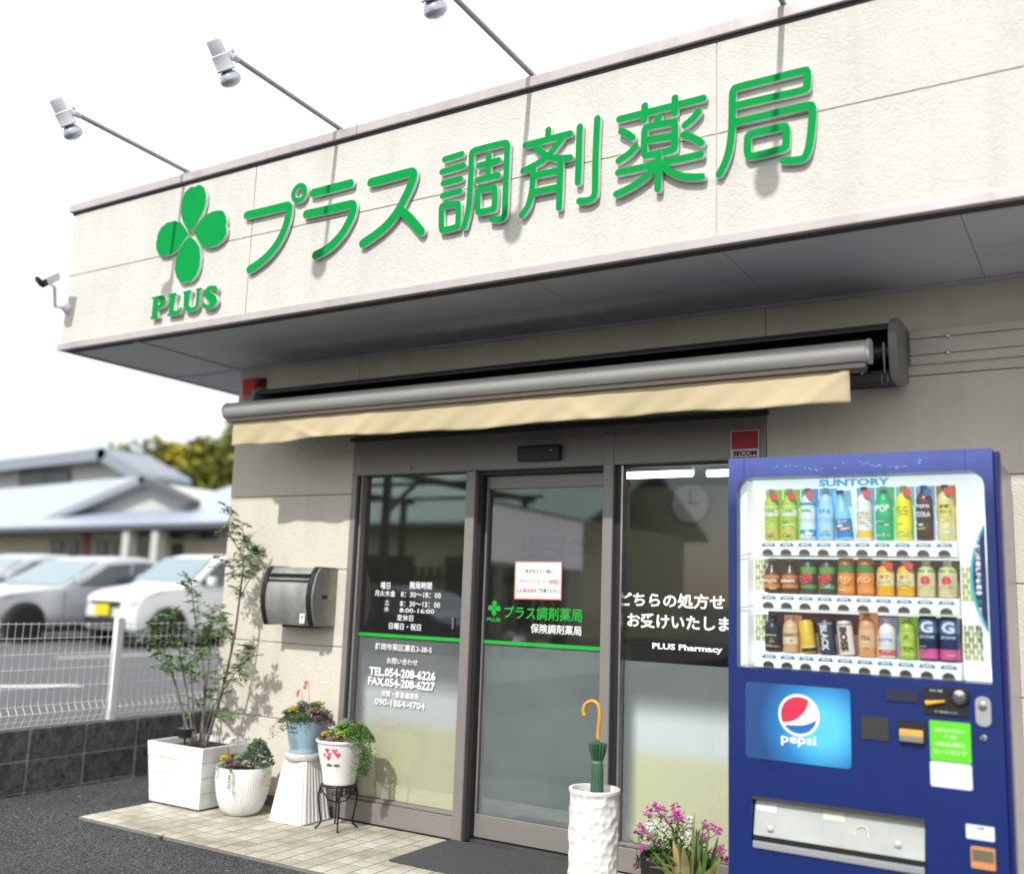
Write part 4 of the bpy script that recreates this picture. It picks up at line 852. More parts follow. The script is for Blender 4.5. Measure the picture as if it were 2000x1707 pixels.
for x, dz, tx in ((.03, .16, -.035), (-.02, .105, -.04)):
    b0 = Vector((pc.x + x, pc.y - .01, zt + .06)); q = [b0, b0 + Vector((-.008, 0, dz * .5)), b0 + Vector((tx * .6, 0, dz)), b0 + Vector((tx * 1.1, 0, dz + .005)), b0 + Vector((tx * 1.3, 0, dz - .03))]
    MB().tube(q, [.0022, .002, .002, .005, .006], 6).build('flower_stalk', M_coral, pl, smooth=40)
    for k in range(5): MB().tube([q[3] + Vector((rr.uniform(-.008, .008), rr.uniform(-.008, .008), .002)), q[4] + Vector((rr.uniform(-.008, .008), rr.uniform(-.008, .008), rr.uniform(-.01, .015)))], [.004, .005], 6).build('flower', M_coral, pl)
# ---- wire stand and heart pot
pc = Vector((1.235, -.185, 0)); ST = thing('wire_plant_stand', 'black wrought iron plant stand with four curved legs', 'plant stand', tuple(pc)); M_iron = mat('black_iron', (.012, .012, .014), .45, .4)
zt = .232
MB().tube([(pc.x + .094 * math.cos(k * math.pi / 16), pc.y + .094 * math.sin(k * math.pi / 16), zt) for k in range(32)], .006, 8, closed=True).build('ring', M_iron, ST, smooth=40)
for k in range(4):
    a = math.pi / 4 + k * math.pi / 2; u = Vector((math.cos(a), math.sin(a), 0)); q = [(.085, zt), (.098, zt - .01), (.106, zt - .05), (.10, .12), (.088, .05), (.09, .03), (.11, .008), (.118, .004)]
    MB().tube([Vector(p_) for p_ in catmull([tuple(pc + u * r + Vector((0, 0, z))) for r, z in q], 4)], .0052, 7).build('leg', M_iron, ST, smooth=40)
    MB().tube([pc + u * .10 + Vector((0, 0, zt - .015)), pc + u * .05 + Vector((0, 0, .15)), pc + Vector((0, 0, .135))], .004, 6).build('brace', M_iron, ST, smooth=40)
    s_ = Vector((-u.y, u.x, 0))
    for sg in (-1, 1):
        cc_ = pc + u * .095 + s_ * sg * .025 + Vector((0, 0, zt - .03)); MB().tube([cc_ + s_ * (.018 - .0011 * j) * math.cos(j * .6) + Vector((0, 0, (.018 - .0011 * j) * math.sin(j * .6))) for j in range(14)], .003, 5).build('scroll', M_iron, ST)
z0 = zt + .0065
hp = thing('heart_pot', 'white ceramic pot printed with pink and red hearts on the black wire stand', 'pot', (pc.x, pc.y, z0))
hprof = [(.080, 0), (.088, .004), (.09, .02), (.102, .09), (.119, .15), (.128, .20), (.131, .222), (.139, .226), (.141, .234), (.137, .24), (.13, .238), (.122, .21), (.0, .20)]
MB().lathe(hprof, (pc.x, pc.y, z0), 48).build('pot', mat('white_ceramic', (.80, .80, .80), .4, coat=.15), hp, smooth=40)
def hr(z):
    for (r0, a), (r1, b) in zip(hprof, hprof[1:]):
        if a <= z <= b: return r0 + (r1 - r0) * (z - a) / (b - a)
    return .14
def wrap(name, pts, m, z, x, s_, lift=.0012, ang=None):
    V = []; an0 = -math.pi / 2 + .35
    for px, pz in pts:
        zz = z + pz * s_; r = hr(zz) + lift; an = an0 + (x + px * s_) / r; V.append((pc.x + r * math.cos(an), pc.y + r * math.sin(an), z0 + zz))
    mb = MB(); c = (sum(v[0] for v in V) / len(V), sum(v[1] for v in V) / len(V), sum(v[2] for v in V) / len(V)); zz = z; r = hr(zz) + lift + .0004; an = an0 + x / r
    mb.add(V + [(pc.x + r * math.cos(an), pc.y + r * math.sin(an), z0 + zz)], [(i, (i + 1) % len(V), len(V)) for i in range(len(V))]); return mb.build(name, m, hp, fixn=False)
heart = [(.0, -.9), (.55, -.35), (.95, .2), (.95, .6), (.65, .85), (.3, .8), (0, .45), (-.3, .8), (-.65, .85), (-.95, .6), (-.95, .2), (-.55, -.35)]
pk = [mat('heart_red', (.70, .03, .04), .5), mat('heart_pink', (.75, .12, .25), .5), mat('heart_coral', (.72, .09, .07), .5)]
for k, (x, z, s_, c) in enumerate([(-.034, .192, .014, 0), (-.052, .165, .012, 1), (-.020, .172, .015, 1), (.012, .190, .017, 1), (.030, .168, .016, 2), (-.024, .152, .014, 0)]): wrap('printed_heart', heart, pk[c], z, x, s_, .001 + .0004 * k)
oval = [(math.cos(k * .449), .42 * math.sin(k * .449)) for k in range(14)]; M_hog = mat('printed_brown', (.16, .11, .07), .6)
for x in (-.022, .022): wrap('printed_animal', oval, M_hog, .112, x, .019, .001)
pl = thing('succulent_planting', 'succulents spilling over the right side of the heart pot', 'succulents', (pc.x, pc.y, z0 + .22)); rr = random.Random(41); zz0 = z0 + .235
for dx, dy, dz, r, n, mi in [(.02, -.01, .04, .065, 16, 0), (-.03, -.03, .03, .045, 22, 8), (-.07, -.01, .04, .045, 22, 4), (-.05, -.08, .015, .03, 20, 5), (.05, -.07, .02, .035, 18, 1), (-.01, .04, .06, .05, 22, 3), (.07, -.03, .03, .04, 20, 0)]:
    rosette(pl, (pc.x + dx, pc.y + dy, zz0 + dz + .012), r * 1.2, n, mi, (rr.uniform(0, .5), rr.uniform(-.3, .3)))
for k in range(34):
    a = rr.uniform(-2.9, -.3); r = rr.uniform(.09, .122); rosette(pl, (pc.x + r * math.cos(a), pc.y + r * math.sin(a), zz0 + rr.uniform(-.003, .012)), rr.uniform(.012, .018), 10, rr.choice([2, 2, 2, 7]))
tuft('ground_cover', pl, dome((pc.x, pc.y, zz0 - .01), .13, .13, .04), 300, (.01, .016), [6, 7, 2], rr)
tuft('trailing_stems', pl, dome((pc.x + .11, pc.y + .0, zz0 + .0), .11, .085, .10), 900, (.011, .018), [6, 0, 1], rr); tuft('trailing_stems', pl, trailing((pc.x + .115, pc.y - .03, zz0 + .03), (1, -.1, 0), .24, .055), 900, (.010, .017), [6, 0, 6], rr)
for x in (-.035, .012):
    b0 = Vector((pc.x + x, pc.y, zz0 + .06)); 
    for k in range(6): MB().tube([b0 + Vector((0, 0, .01 * k - .03)), b0 + Vector((rr.uniform(-.016, .016), rr.uniform(-.016, .016), .012 + rr.uniform(-.01, .012)))], [.002, .008], 6).build('flower', mat('orange_flower', (.68, .26, .10), .5), pl)
# ================================================================== umbrella stand, umbrella, mat
uc = Vector((3.036, -.625, 0)); rU, hU = .1085, .5
rd_ = random.Random(9); cellsU = []
NR, NC = 15, 15
jit = [[(rd_.uniform(-.3, .3), rd_.uniform(-.25, .25), rd_.uniform(.6, 1.3)) for _ in range(NC)] for _ in range(NR)]
def dent(a, h):
    if h > .478 or h < .004: return 1
    v = (h / .478) * NR; best = 0
    for r in range(max(0, int(v) - 1), min(NR, int(v) + 2)):
        for c in range(NC):
            jx, jy, js = jit[r][c]; ac = (c + (.5 if r % 2 else 0) + jx) * 2 * math.pi / NC
            da = (a - ac + math.pi) % (2 * math.pi) - math.pi; q = (da / (.27 * js)) ** 2 + ((v - r - .5 - jy) / .85) ** 2
            if q < 1: best = max(best, (1 - q) * (.055 + .012 * js))
    return 1 - best
US = thing('umbrella_stand', 'tall white carved ceramic umbrella stand beside the door mat', 'umbrella stand', tuple(uc))
hs_ = [0, .003] + [.006 + .472 * k / 90 for k in range(91)] + [.484, .49, .497, .5]
pf = [(rU * (.95 if h == 0 else 1) * (1.015 if h > .485 else 1), h) for h in hs_] + [(rU * .99, .502), (rU * .88, .5), (rU * .86, .48), (rU * .86, .3), (0, .3)]
MB().lathe(pf, uc, 150, rad=lambda a, h: dent(a, h)).build('vase', grime(mat('matt_white_ceramic', (.80, .79, .77), .5, var=.04, vs=10), (.72, .68, .62), (9, 9, 5), .5, .74, .45), US, smooth=60)
UM = thing('umbrella', 'rolled dark green umbrella with curved yellow wooden handle in the white stand', 'umbrella', tuple(uc))
def z8(x, y): return (1080 + x / 4.651, 1340 + y / 4.651)
up = lambda x, y: Vector(W(*z8(x, y), -.625))
M_hand = mat('honey_wood', (.62, .31, .035), .35, var=.15, vs=25, coat=.3)
hp_ = [Vector(p) for p in catmull([tuple(up(*p)) for p in ((287, 268), (277, 220), (300, 160), (355, 135), (405, 160), (424, 220), (424, 300), (412, 400), (410, 485))], 5)]
MB().tube(hp_, [.0085] + [.0092] * (len(hp_) - 2) + [.009], 12).build('handle', M_hand, UM, smooth=50)
pA, pB = up(408, 488), up(398, 960); axu = (pB - pA).normalized(); LU = (pB - pA).length
MB().tube([pA - axu * .004, pA + axu * .012], .0095, 14).build('collar', mat('chrome', (.7, .7, .72), .15, 1.), UM, smooth=40)
M_umb = mat('dark_green_cloth', (.035, .10, .055), .75, var=.2, vs=30); M_umb2 = mat('green_cloth_line', (.14, .25, .16), .8)
u1 = axu.cross(Vector((0, 1, 0))).normalized(); u2 = axu.cross(u1)
def umb(prof, name, m, fl, tw):
    mb = MB(); n = 64; V = []; F = []
    for i, (d, r) in enumerate(prof):
        for q in range(n):
            a = 2 * math.pi * q / n; rr = r * (1 + fl(d) * math.cos(16 * a + tw * d)); V.append(pA + axu * d + (u1 * math.cos(a) + u2 * math.sin(a)) * rr)
    k = len(prof)
    for i in range(k - 1):
        for q in range(n): F.append((i * n + q, i * n + (q + 1) % n, (i + 1) * n + (q + 1) % n, (i + 1) * n + q))
    F += [tuple(range(n))[::-1], tuple((k - 1) * n + q for q in range(n))]
    return mb.add(V, F).build(name, m, UM, smooth=45)
s1 = LU / 472
umb([(20 * s1, .012), (30 * s1, .036), (60 * s1, .0355), (110 * s1, .032), (160 * s1, .025), (190 * s1, .021)], 'gathered_cloth', M_umb, lambda d: .13, 0)
umb([(185 * s1, .0215), (188 * s1, .0222), (212 * s1, .0222), (215 * s1, .0215)], 'strap', M_umb2, lambda d: 0, 0)
umb([(210 * s1, .022), (225 * s1, .0245), (300 * s1, .026), (472 * s1, .0275), (800 * s1, .02), (1500 * s1, .008)], 'rolled_cloth', M_umb, lambda d: .045, 14)
for q in range(14):
    a0 = 2 * math.pi * q / 14; MB().tube([pA + axu * (d * s1) + (u1 * math.cos(a0 + d * .0022) + u2 * math.sin(a0 + d * .0022)) * (r + .0006) for d, r in ((226, .0246), (300, .0262), (390, .0272), (472, .0277))], .0007, 4, cap=False).build('stripe', M_umb2, UM, fixn=False)
M_mat = mat('grey_loop_mat', (.075, .075, .08), .95, var=.5, vs=140, bump=1, bs=260, bd=.006)
MB().box(1.885, 2.80, -.54, -.012, .001, .011).build('door_mat', M_mat, org=(2.34, -.28, 0), bevel=.003)
tag(bpy.data.objects['door_mat'], 'dark grey loop-pile mat lying in front of the sliding door', 'mat')

# ================================================================== flower pots by the vending machine
rf = random.Random(77)
FP = thing('fabric_pot', 'black fabric plant pot with handles left of the vending machine', 'pot', (3.29, -.33, 0)); M_fabp = mat('black_felt', (.016, .016, .018), .95, bump=.6, bs=300, bd=.001)
MB().lathe([(.13, 0), (.14, .01), (.155, .19), (.158, .2), (.148, .2), (.145, .17), (0, .17)], (3.29, -.33, 0), 28, rad=lambda a, h: 1 + .02 * math.sin(5 * a) + .01 * math.sin(11 * a)).build('pot', M_fabp, FP, smooth=40)
MB().lathe([(.146, .172), (.07, .185), (0, .188)], (3.29, -.33, 0), 20, caps=False).build('soil', M_soil, FP, fixn=False)
for a in (2.9, -1.2):
    c = Vector((3.29 + .158 * math.cos(a), -.33 + .158 * math.sin(a), .185)); s_ = Vector((-math.sin(a), math.cos(a), 0)); MB().tube([c - s_ * .03 + Vector((0, 0, -.03)), c - s_ * .025 + Vector((0, 0, .012)), c + s_ * .025 + Vector((0, 0, .012)), c + s_ * .03 + Vector((0, 0, -.03))], .005, 6).build('handle', M_fabp, FP)
M_pink = mat('magenta_petal', (.62, .06, .42), .5, var=.2, vs=60); M_pale = mat('pale_petal', (.70, .66, .70), .5); M_stem = mat('plant_stem', (.10, .17, .04), .6)
FL = thing('pink_flowers', 'magenta and pale stock flowers growing in the black fabric pot', 'flowers', (3.29, -.33, .18))
stemb, lf = MB(), MB()
heads = [((870, 1150), .030, 0), ((930, 1100), .022, 0), ((985, 1140), .032, 0), ((800, 1310), .036, 0), ((1105, 1095), .020, 0), ((1120, 1160), .024, 0), ((1150, 1180), .024, 0), ((1225, 1245), .036, 1), ((910, 1260), .028, 1), ((880, 1370), .014, 0), ((955, 1405), .012, 0), ((805, 1460), .016, 0), ((1000, 1270), .02, 1), ((1250, 1330), .018, 1), ((1365, 1375), .02, 0), ((1380, 1250), .016, 0), ((1450, 1275), .015, 0), ((1515, 1320), .014, 0), ((1475, 1520), .03, 0), ((1530, 1480), .022, 0), ((1555, 1550), .018, 0), ((775, 1620), .025, 0), ((870, 1610), .016, 0), ((930, 1640), .016, 0), ((1170, 1340), .016, 1), ((1060, 1210), .014, 0)]
for (x, y), r, c in heads:
    dy = rf.uniform(-.14, .02); h_ = Vector(W(*z8(x, y), -.33 + dy)); b0 = Vector((3.29 + rf.uniform(-.08, .08), -.33 + rf.uniform(-.1, .08), .18))
    if h_.z < .2: b0 = Vector((h_.x + .04, -.40, .18))
    mid = (b0 + h_) / 2 + Vector((rf.uniform(-.02, .02), rf.uniform(-.03, .01), .03)); stemb.tube([b0, mid, h_], [.0028, .0022, .0016], 5, cap=False)
    hb = MB()
    for k in range(int(26 * r / .025) + 8):
        d = Vector((rf.gauss(0, 1), rf.gauss(0, 1), rf.gauss(0, .9))); d.normalize(); p = h_ + d * r * rf.uniform(.2, .8); pd = d + Vector((rf.uniform(-.8, .8), rf.uniform(-.8, .8), rf.uniform(-.6, .6)))
        leaf(hb, p, pd, Vector((rf.uniform(-1, 1), rf.uniform(-1, 1), 1)), rf.uniform(.010, .017), rf.uniform(.006, .009), 0, .1)
    hb.build('flower_head', M_pale if c else M_pink, FL, fixn=False)
    for k in range(7):
        t_ = rf.uniform(.25, .9); p = b0.lerp(h_, t_); leaf(lf, p, Vector((rf.uniform(-1, 1), rf.uniform(-1, 1), rf.uniform(-.2, .7))), Vector((0, 0, 1)), rf.uniform(.03, .055), rf.uniform(.004, .008), rf.choice([0, 0, 1, 3]))
stemb.build('stems', M_stem, FL, fixn=False)
for k in range(150): leaf(lf, Vector((3.29 + rf.gauss(0, .07), -.36 + rf.gauss(0, .06), .19 + abs(rf.gauss(0, .05)))), Vector((rf.uniform(-1, 1), rf.uniform(-1, 1), rf.uniform(0, .8))), Vector((0, 0, 1)), rf.uniform(.03, .06), rf.uniform(.004, .008), rf.choice([0, 1, 3, 3]))
lf.build('leaves', M_leafs, FL, fixn=False)
LP = thing('plant_pot', 'small olive green round pot in front of the black fabric pot', 'pot', (3.46, -.56, 0))
MB().lathe([(.085, 0), (.09, .01), (.11, .115), (.118, .12), (.118, .135), (.108, .135), (.1, .11), (0, .11)], (3.46, -.56, 0), 30).build('pot', mat('olive_pot', (.20, .22, .11), .6), LP, smooth=40); MB().lathe([(.10, .112), (.05, .12), (0, .121)], (3.46, -.56, 0), 20, caps=False).build('soil', M_soil, LP, fixn=False)
AM = thing('broad_leaf_plant', 'yellowing strap-leaved bulb plant drooping out of the olive pot', 'plant', (3.46, -.56, .12))
M_bl = [mat('strap_leaf_%d' % i, c, .45, var=.35, vs=9) for i, c in enumerate([(.09, .17, .035), (.19, .21, .055), (.36, .26, .11), (.30, .29, .12)])]
def strap(x, y, w_, mi, bx=0, twist=0.):
    tip = Vector(W(*z8(x, y), -.56 + rf.uniform(-.10, .08))); b0 = Vector((3.46 + bx, -.56 + rf.uniform(-.05, .03), .12)); top = b0.lerp(tip, .55) + Vector((0, 0, .025 + .08 * abs(tip.x - b0.x)))
    q = catmull([tuple(b0), tuple(b0.lerp(top, .5) + Vector((0, 0, .02))), tuple(top), tuple(tip)], 5); mb = MB(); V = []
    for i, p in enumerate(q):
        t_ = i / (len(q) - 1); a = Vector(q[min(i + 1, len(q) - 1)]) - Vector(q[max(i - 1, 0)]); s_ = a.cross(Vector((.2, 1, .35))).normalized(); n_ = s_.cross(a).normalized(); ww = w_ * (.45 + 1.6 * t_ * (1 - t_) * 1.35) * (1 - t_ ** 6) + .001; cs, sn = math.cos(twist * t_), math.sin(twist * t_); e = s_ * cs + n_ * sn
        V += [Vector(p) - e * ww + n_ * ww * .35, Vector(p), Vector(p) + e * ww + n_ * ww * .35]
    F = [(3 * i + j, 3 * i + j + 1, 3 * i + j + 4, 3 * i + j + 3) for i in range(len(q) - 1) for j in range(2)]
    o = mb.add(V, F).build('leaf', M_bl[mi], AM, smooth=0, fixn=False)
for a in [((1060, 1230), .011, 0, -.04, .4), ((1170, 1200), .009, 0, -.02, 1.5), ((1285, 1150), .006, 1, .0, .2), ((1335, 1430), .024, 3, .01, 1.3), ((1240, 1590), .024, 1, -.01, .8), ((1090, 1400), .016, 2, -.05, -.9), ((990, 1480), .012, 1, -.05, .5), ((840, 1570), .009, 1, -.06, .9), ((1000, 1610), .013, 2, -.05, .3), ((1420, 1300), .010, 0, .03, .4), ((1500, 1360), .010, 0, .05, -.5), ((1390, 1570), .020, 2, .03, 1.1), ((1450, 1640), .019, 2, .05, -.8), ((1560, 1430), .009, 0, .06, .6), ((1300, 1280), .014, 0, .02, -.9), ((1262, 1190), .005, 0, .01, 0), ((1180, 1460), .018, 3, -.02, -.7), ((900, 1500), .008, 0, -.06, -.3), ((1120, 1300), .012, 0, -.03, .8), ((1480, 1480), .012, 0, .06, 1.), ((1360, 1220), .007, 0, .02, .5), ((1050, 1540), .012, 1, -.04, -1.), ((1320, 1650), .016, 1, .02, .6), ((1530, 1560), .012, 2, .06, -.6), ((1210, 1330), .010, 1, -.01, 1.2), ((950, 1420), .007, 1, -.05, .6), ((870, 1640), .008, 2, -.06, .4)]: strap(a[0][0], a[0][1], a[1], a[2], a[3], a[4])

# ================================================================== vending machine
V = -.765
VM = thing('vending_machine', 'blue drinks vending machine with lit display window beside the entrance', 'vending machine', (4.168, -.42, 0))
M_vb = mat('blue_vending_paint', (.003, .018, .135), .38, coat=.10, var=.05, vs=3); M_vfade = mat('sun_faded_blue_paint', (.065, .09, .36), .5, var=.18, vs=4); M_vdark = mat('dark_blue_edge', (.008, .012, .11), .4)
M_vside = mat('grey_vending_side', (.40, .38, .42), .35, .3, var=.12, vs=5); M_din = mat('display_white', (.80, .82, .80), .5, emit=(.88, .97, .96), es=.75)
MB().box(3.69, 4.648, -.622, -.07, .06, 1.862).box(3.69, 3.706, -.674, -.6225, .06, 1.862).box(4.632, 4.648, -.674, -.6225, .06, 1.862).box(3.7065, 4.6315, -.674, -.6225, 1.83, 1.862).build('cabinet', M_vside, VM)
def rrect(x0, x1, z0, z1, r, tl=True, bl=True, n=7):
    q = []
    for cx, cz, a0, on in ((x1 - r, z1 - r, 0, tl), (x0 + r, z1 - r, 90, tl), (x0 + r, z0 + r, 180, bl), (x1 - r, z0 + r, 270, bl)):
        if on: q += [(cx + r * math.cos(math.radians(a0 + 90 * k / n)), cz + r * math.sin(math.radians(a0 + 90 * k / n))) for k in range(n + 1)]
        else: q.append((cx + r * (1 if a0 in (0, 270) else -1), cz + r * (1 if a0 in (0, 90) else -1)))
    return q
WX0, WX1, WZ0, WZ1 = 3.713, 4.614, 1.06, 1.803
dr_ = curve_mesh('door', [rrect(3.678, 4.645, .06, 1.88, .006), rrect(WX0, WX1, WZ0, WZ1, .058, True, False), rrect(3.770, 4.384, .40, .587, .006)], V, .09, [M_vb, M_vb], VM)
MB().box(4.646, 4.664, V + .012, V + .088, .06, 1.872).build('door_edge', M_vdark, VM, bevel=.004)
nt2 = M_vb.node_tree; nb = nt2.nodes['Principled BSDF']; Nn = nt2.nodes.new       # paint bleached towards the top edge of the door
old = nb.inputs['Base Color'].links[0].from_socket; tcn = Nn('ShaderNodeTexCoord'); sxn = Nn('ShaderNodeSeparateXYZ'); nzn = Nn('ShaderNodeTexNoise'); nzn.inputs['Scale'].default_value = 6
adn = Nn('ShaderNodeMath'); adn.operation = 'MULTIPLY_ADD'; adn.inputs[1].default_value = .10; rmp = Nn('ShaderNodeMapRange'); rmp.inputs['From Min'].default_value = 1.74; rmp.inputs['From Max'].default_value = 1.90; mxn = Nn('ShaderNodeMix'); mxn.data_type = 'RGBA'
nt2.links.new(tcn.outputs['Object'], sxn.inputs[0]); nt2.links.new(tcn.outputs['Object'], nzn.inputs['Vector']); nt2.links.new(nzn.outputs['Fac'], adn.inputs[0]); nt2.links.new(sxn.outputs['Z'], adn.inputs[2]); nt2.links.new(adn.outputs[0], rmp.inputs[0]); nt2.links.new(rmp.outputs[0], mxn.inputs['Factor']); nt2.links.new(old, mxn.inputs['A']); mxn.inputs['B'].default_value = (.07, .10, .36, 1); nt2.links.new(mxn.outputs['Result'], nb.inputs['Base Color'])
for x in (3.742, 4.555): boxp('header_seam', M_vdark, VM, x, x + .0015, V - .0018, V - .0013, 1.805, 1.879)
# peeled print on the header
for k in range(46):
    x = rf.uniform(3.86, 4.42); z = 1.832 + .012 * math.sin(x * 23) + rf.uniform(-.006, .006); s_ = rf.uniform(.002, .007); curve_mesh('peeled_print', [[(x, z), (x + s_, z + rf.uniform(-.002, .003)), (x + s_ * rf.uniform(.4, 1.2), z + rf.uniform(.002, .006)), (x - s_ * .3, z + .002)]], V - .0017, .0003, mat('pale_peeled_print', (.42, .46, .70), .6), VM)
grime(M_vb, (.62, .64, .72), (4., 4., 2.5), .5, .74, .5); grime(M_vside, (.7, .68, .66), (8, 8, 1), .45, .7, .6)
# display
db = MB().box(WX0, WX1, -.634, -.63, WZ0, WZ1 + .003).box(WX0 - .004, WX0 - .001, -.674, -.635, WZ0, WZ1).box(WX1 + .001, WX1 + .004, -.674, -.635, WZ0, WZ1).build('display_back', M_din, VM)
MB().box(WX0, 3.742, -.72, -.635, WZ0, WZ1).build('display_side', mat('display_grey_white', (.68, .70, .69), .5, emit=(.86, .95, .94), es=.4), VM)
boxp('window', glass('vending_glass', (.95, .97, .97), 1.2), VM, WX0 + .001, WX1 - .001, V + .012, V + .015, WZ0 + .001, WZ1 - .001)
text('lettering', 'SUNTORY', mat('cyan_print', (.12, .55, .78), .5, emit=(.12, .60, .85), es=.45), db, 4.005, 4.275, 1.772, -.6348, .030, .05)
M_brk = [mat('display_brick_%d' % i, c, .6, var=.15, vs=20) for i, c in enumerate([(.52, .60, .34), (.40, .46, .24), (.60, .52, .30)])]
for xa, xb, za, zb in ((3.745, 3.80, 1.36, 1.485), (4.515, 4.56, 1.34, 1.46), (3.745, 3.80, 1.16, 1.275), (4.515, 4.58, 1.13, 1.25)):
    n = 0; z = za
    while z < zb - .01:
        x = xa - (.012 if n % 2 else 0)
        while x < xb:
            a, b = max(x, xa), min(x + .024, xb)
            if b - a > .003: boxp('display_brick', random.choice(M_brk), VM, a, b - .0015, -.6375, -.635, z, z + .0195)
            x += .0255
        z += .0212; n += 1
M_maro = mat('maroon_backing', (.30, .16, .15), .6, var=.15, vs=12)
for z0, z1 in ((1.34, 1.487), (1.12, 1.278)): boxp('row_backing', M_maro, VM, 3.80, 4.512, -.641, -.6376, z0, z1)
M_strip = mat('shelf_white', (.82, .83, .82), .45); M_btn = mat('button_grey', (.055, .055, .05), .3); M_tagb = mat('price_blue', (.02, .19, .42), .5); M_prt = mat('price_print', (.12, .12, .16), .6); M_blk = mat('clear_dark', (.03, .03, .03), .2)
rowsV = [(1.494, 1.553), (1.288, 1.347), (1.062, 1.121)]; CX = [3.8285 + .0716 * i for i in range(10)]
prices = [['¥150', '¥150', '¥160', '¥130', '¥130', '¥160', '¥160', '¥160', '¥160', '¥160'], ['¥130', '¥130', '¥130', '¥130', '¥130', '¥130', '¥160', '¥160', '¥160', '¥160'], ['¥150', '¥150', '¥130', '¥130', '¥130', '¥130', '¥160', '¥160', '¥200', '¥200']]
dome_ = lambda w_, h_, n=8: [(w_ * math.cos(math.pi * k / n), h_ * math.sin(math.pi * k / n)) for k in range(n + 1)]
btn0 = tagm = None; pm_ = {}
for (za, zb), pr_ in zip(rowsV, prices):
    MB().add([(x, y, z) for x in (3.784, 4.515) for y, z in ((-.735, za), (-.72, zb), (-.64, zb + .002), (-.64, za))], [(0, 1, 2, 3), (7, 6, 5, 4), (0, 4, 5, 1), (1, 5, 6, 2), (2, 6, 7, 3), (3, 7, 4, 0)]).build('shelf', M_strip, VM, bevel=.002, seg=1)
    for x, pr in zip(CX, pr_):
        zz = zb - .022; yy = -.7265
        o = curve_mesh('price_tag', [[(x - .0285, zz), (x + .0285, zz)] + [(x + a, zz + b) for a, b in dome_(.0285, .018)[1:-1]]], yy, .0012, [M_tagb, M_tagb], VM)
        curve_mesh('price_field', [[(x - .016, zz + .006), (x + .016, zz + .006), (x + .014, zz + .0165), (x - .014, zz + .0165)]], yy - .0004, .0003, M_wtext, o)
        text('lettering', pr, M_prt, o, x - .012, x + .012, zz + .0085, yy - .0008, .006, .02)
        text('lettering', 'つめた～い', M_wtext, o, x - .016, x + .016, zz + .0008, yy - .0008, .0045, .02)
        curve_mesh('button', [[(x - .021, za + .008), (x + .021, za + .008)] + [(x + a, za + .008 + b) for a, b in dome_(.021, .018)[1:-1]]], -.741, .008, [M_btn, M_blk], VM)
M_arm = mat('pinkish_bracket', (.62, .50, .44), .5)
for z in (1.505, 1.30, 1.075): MB().tube([(3.716, -.735, z - .012), (3.75, -.738, z - .006), (3.784, -.735, z + .004)], .0025, 6).build('shelf_arm', M_arm, VM)
boxp('led_strip', mat('led_strip', (.9, .9, .9), .4, emit=(.95, 1, 1), es=34.), VM, WX0 + .05, WX1 - .05, V + .03, V + .045, 1.806, 1.812)
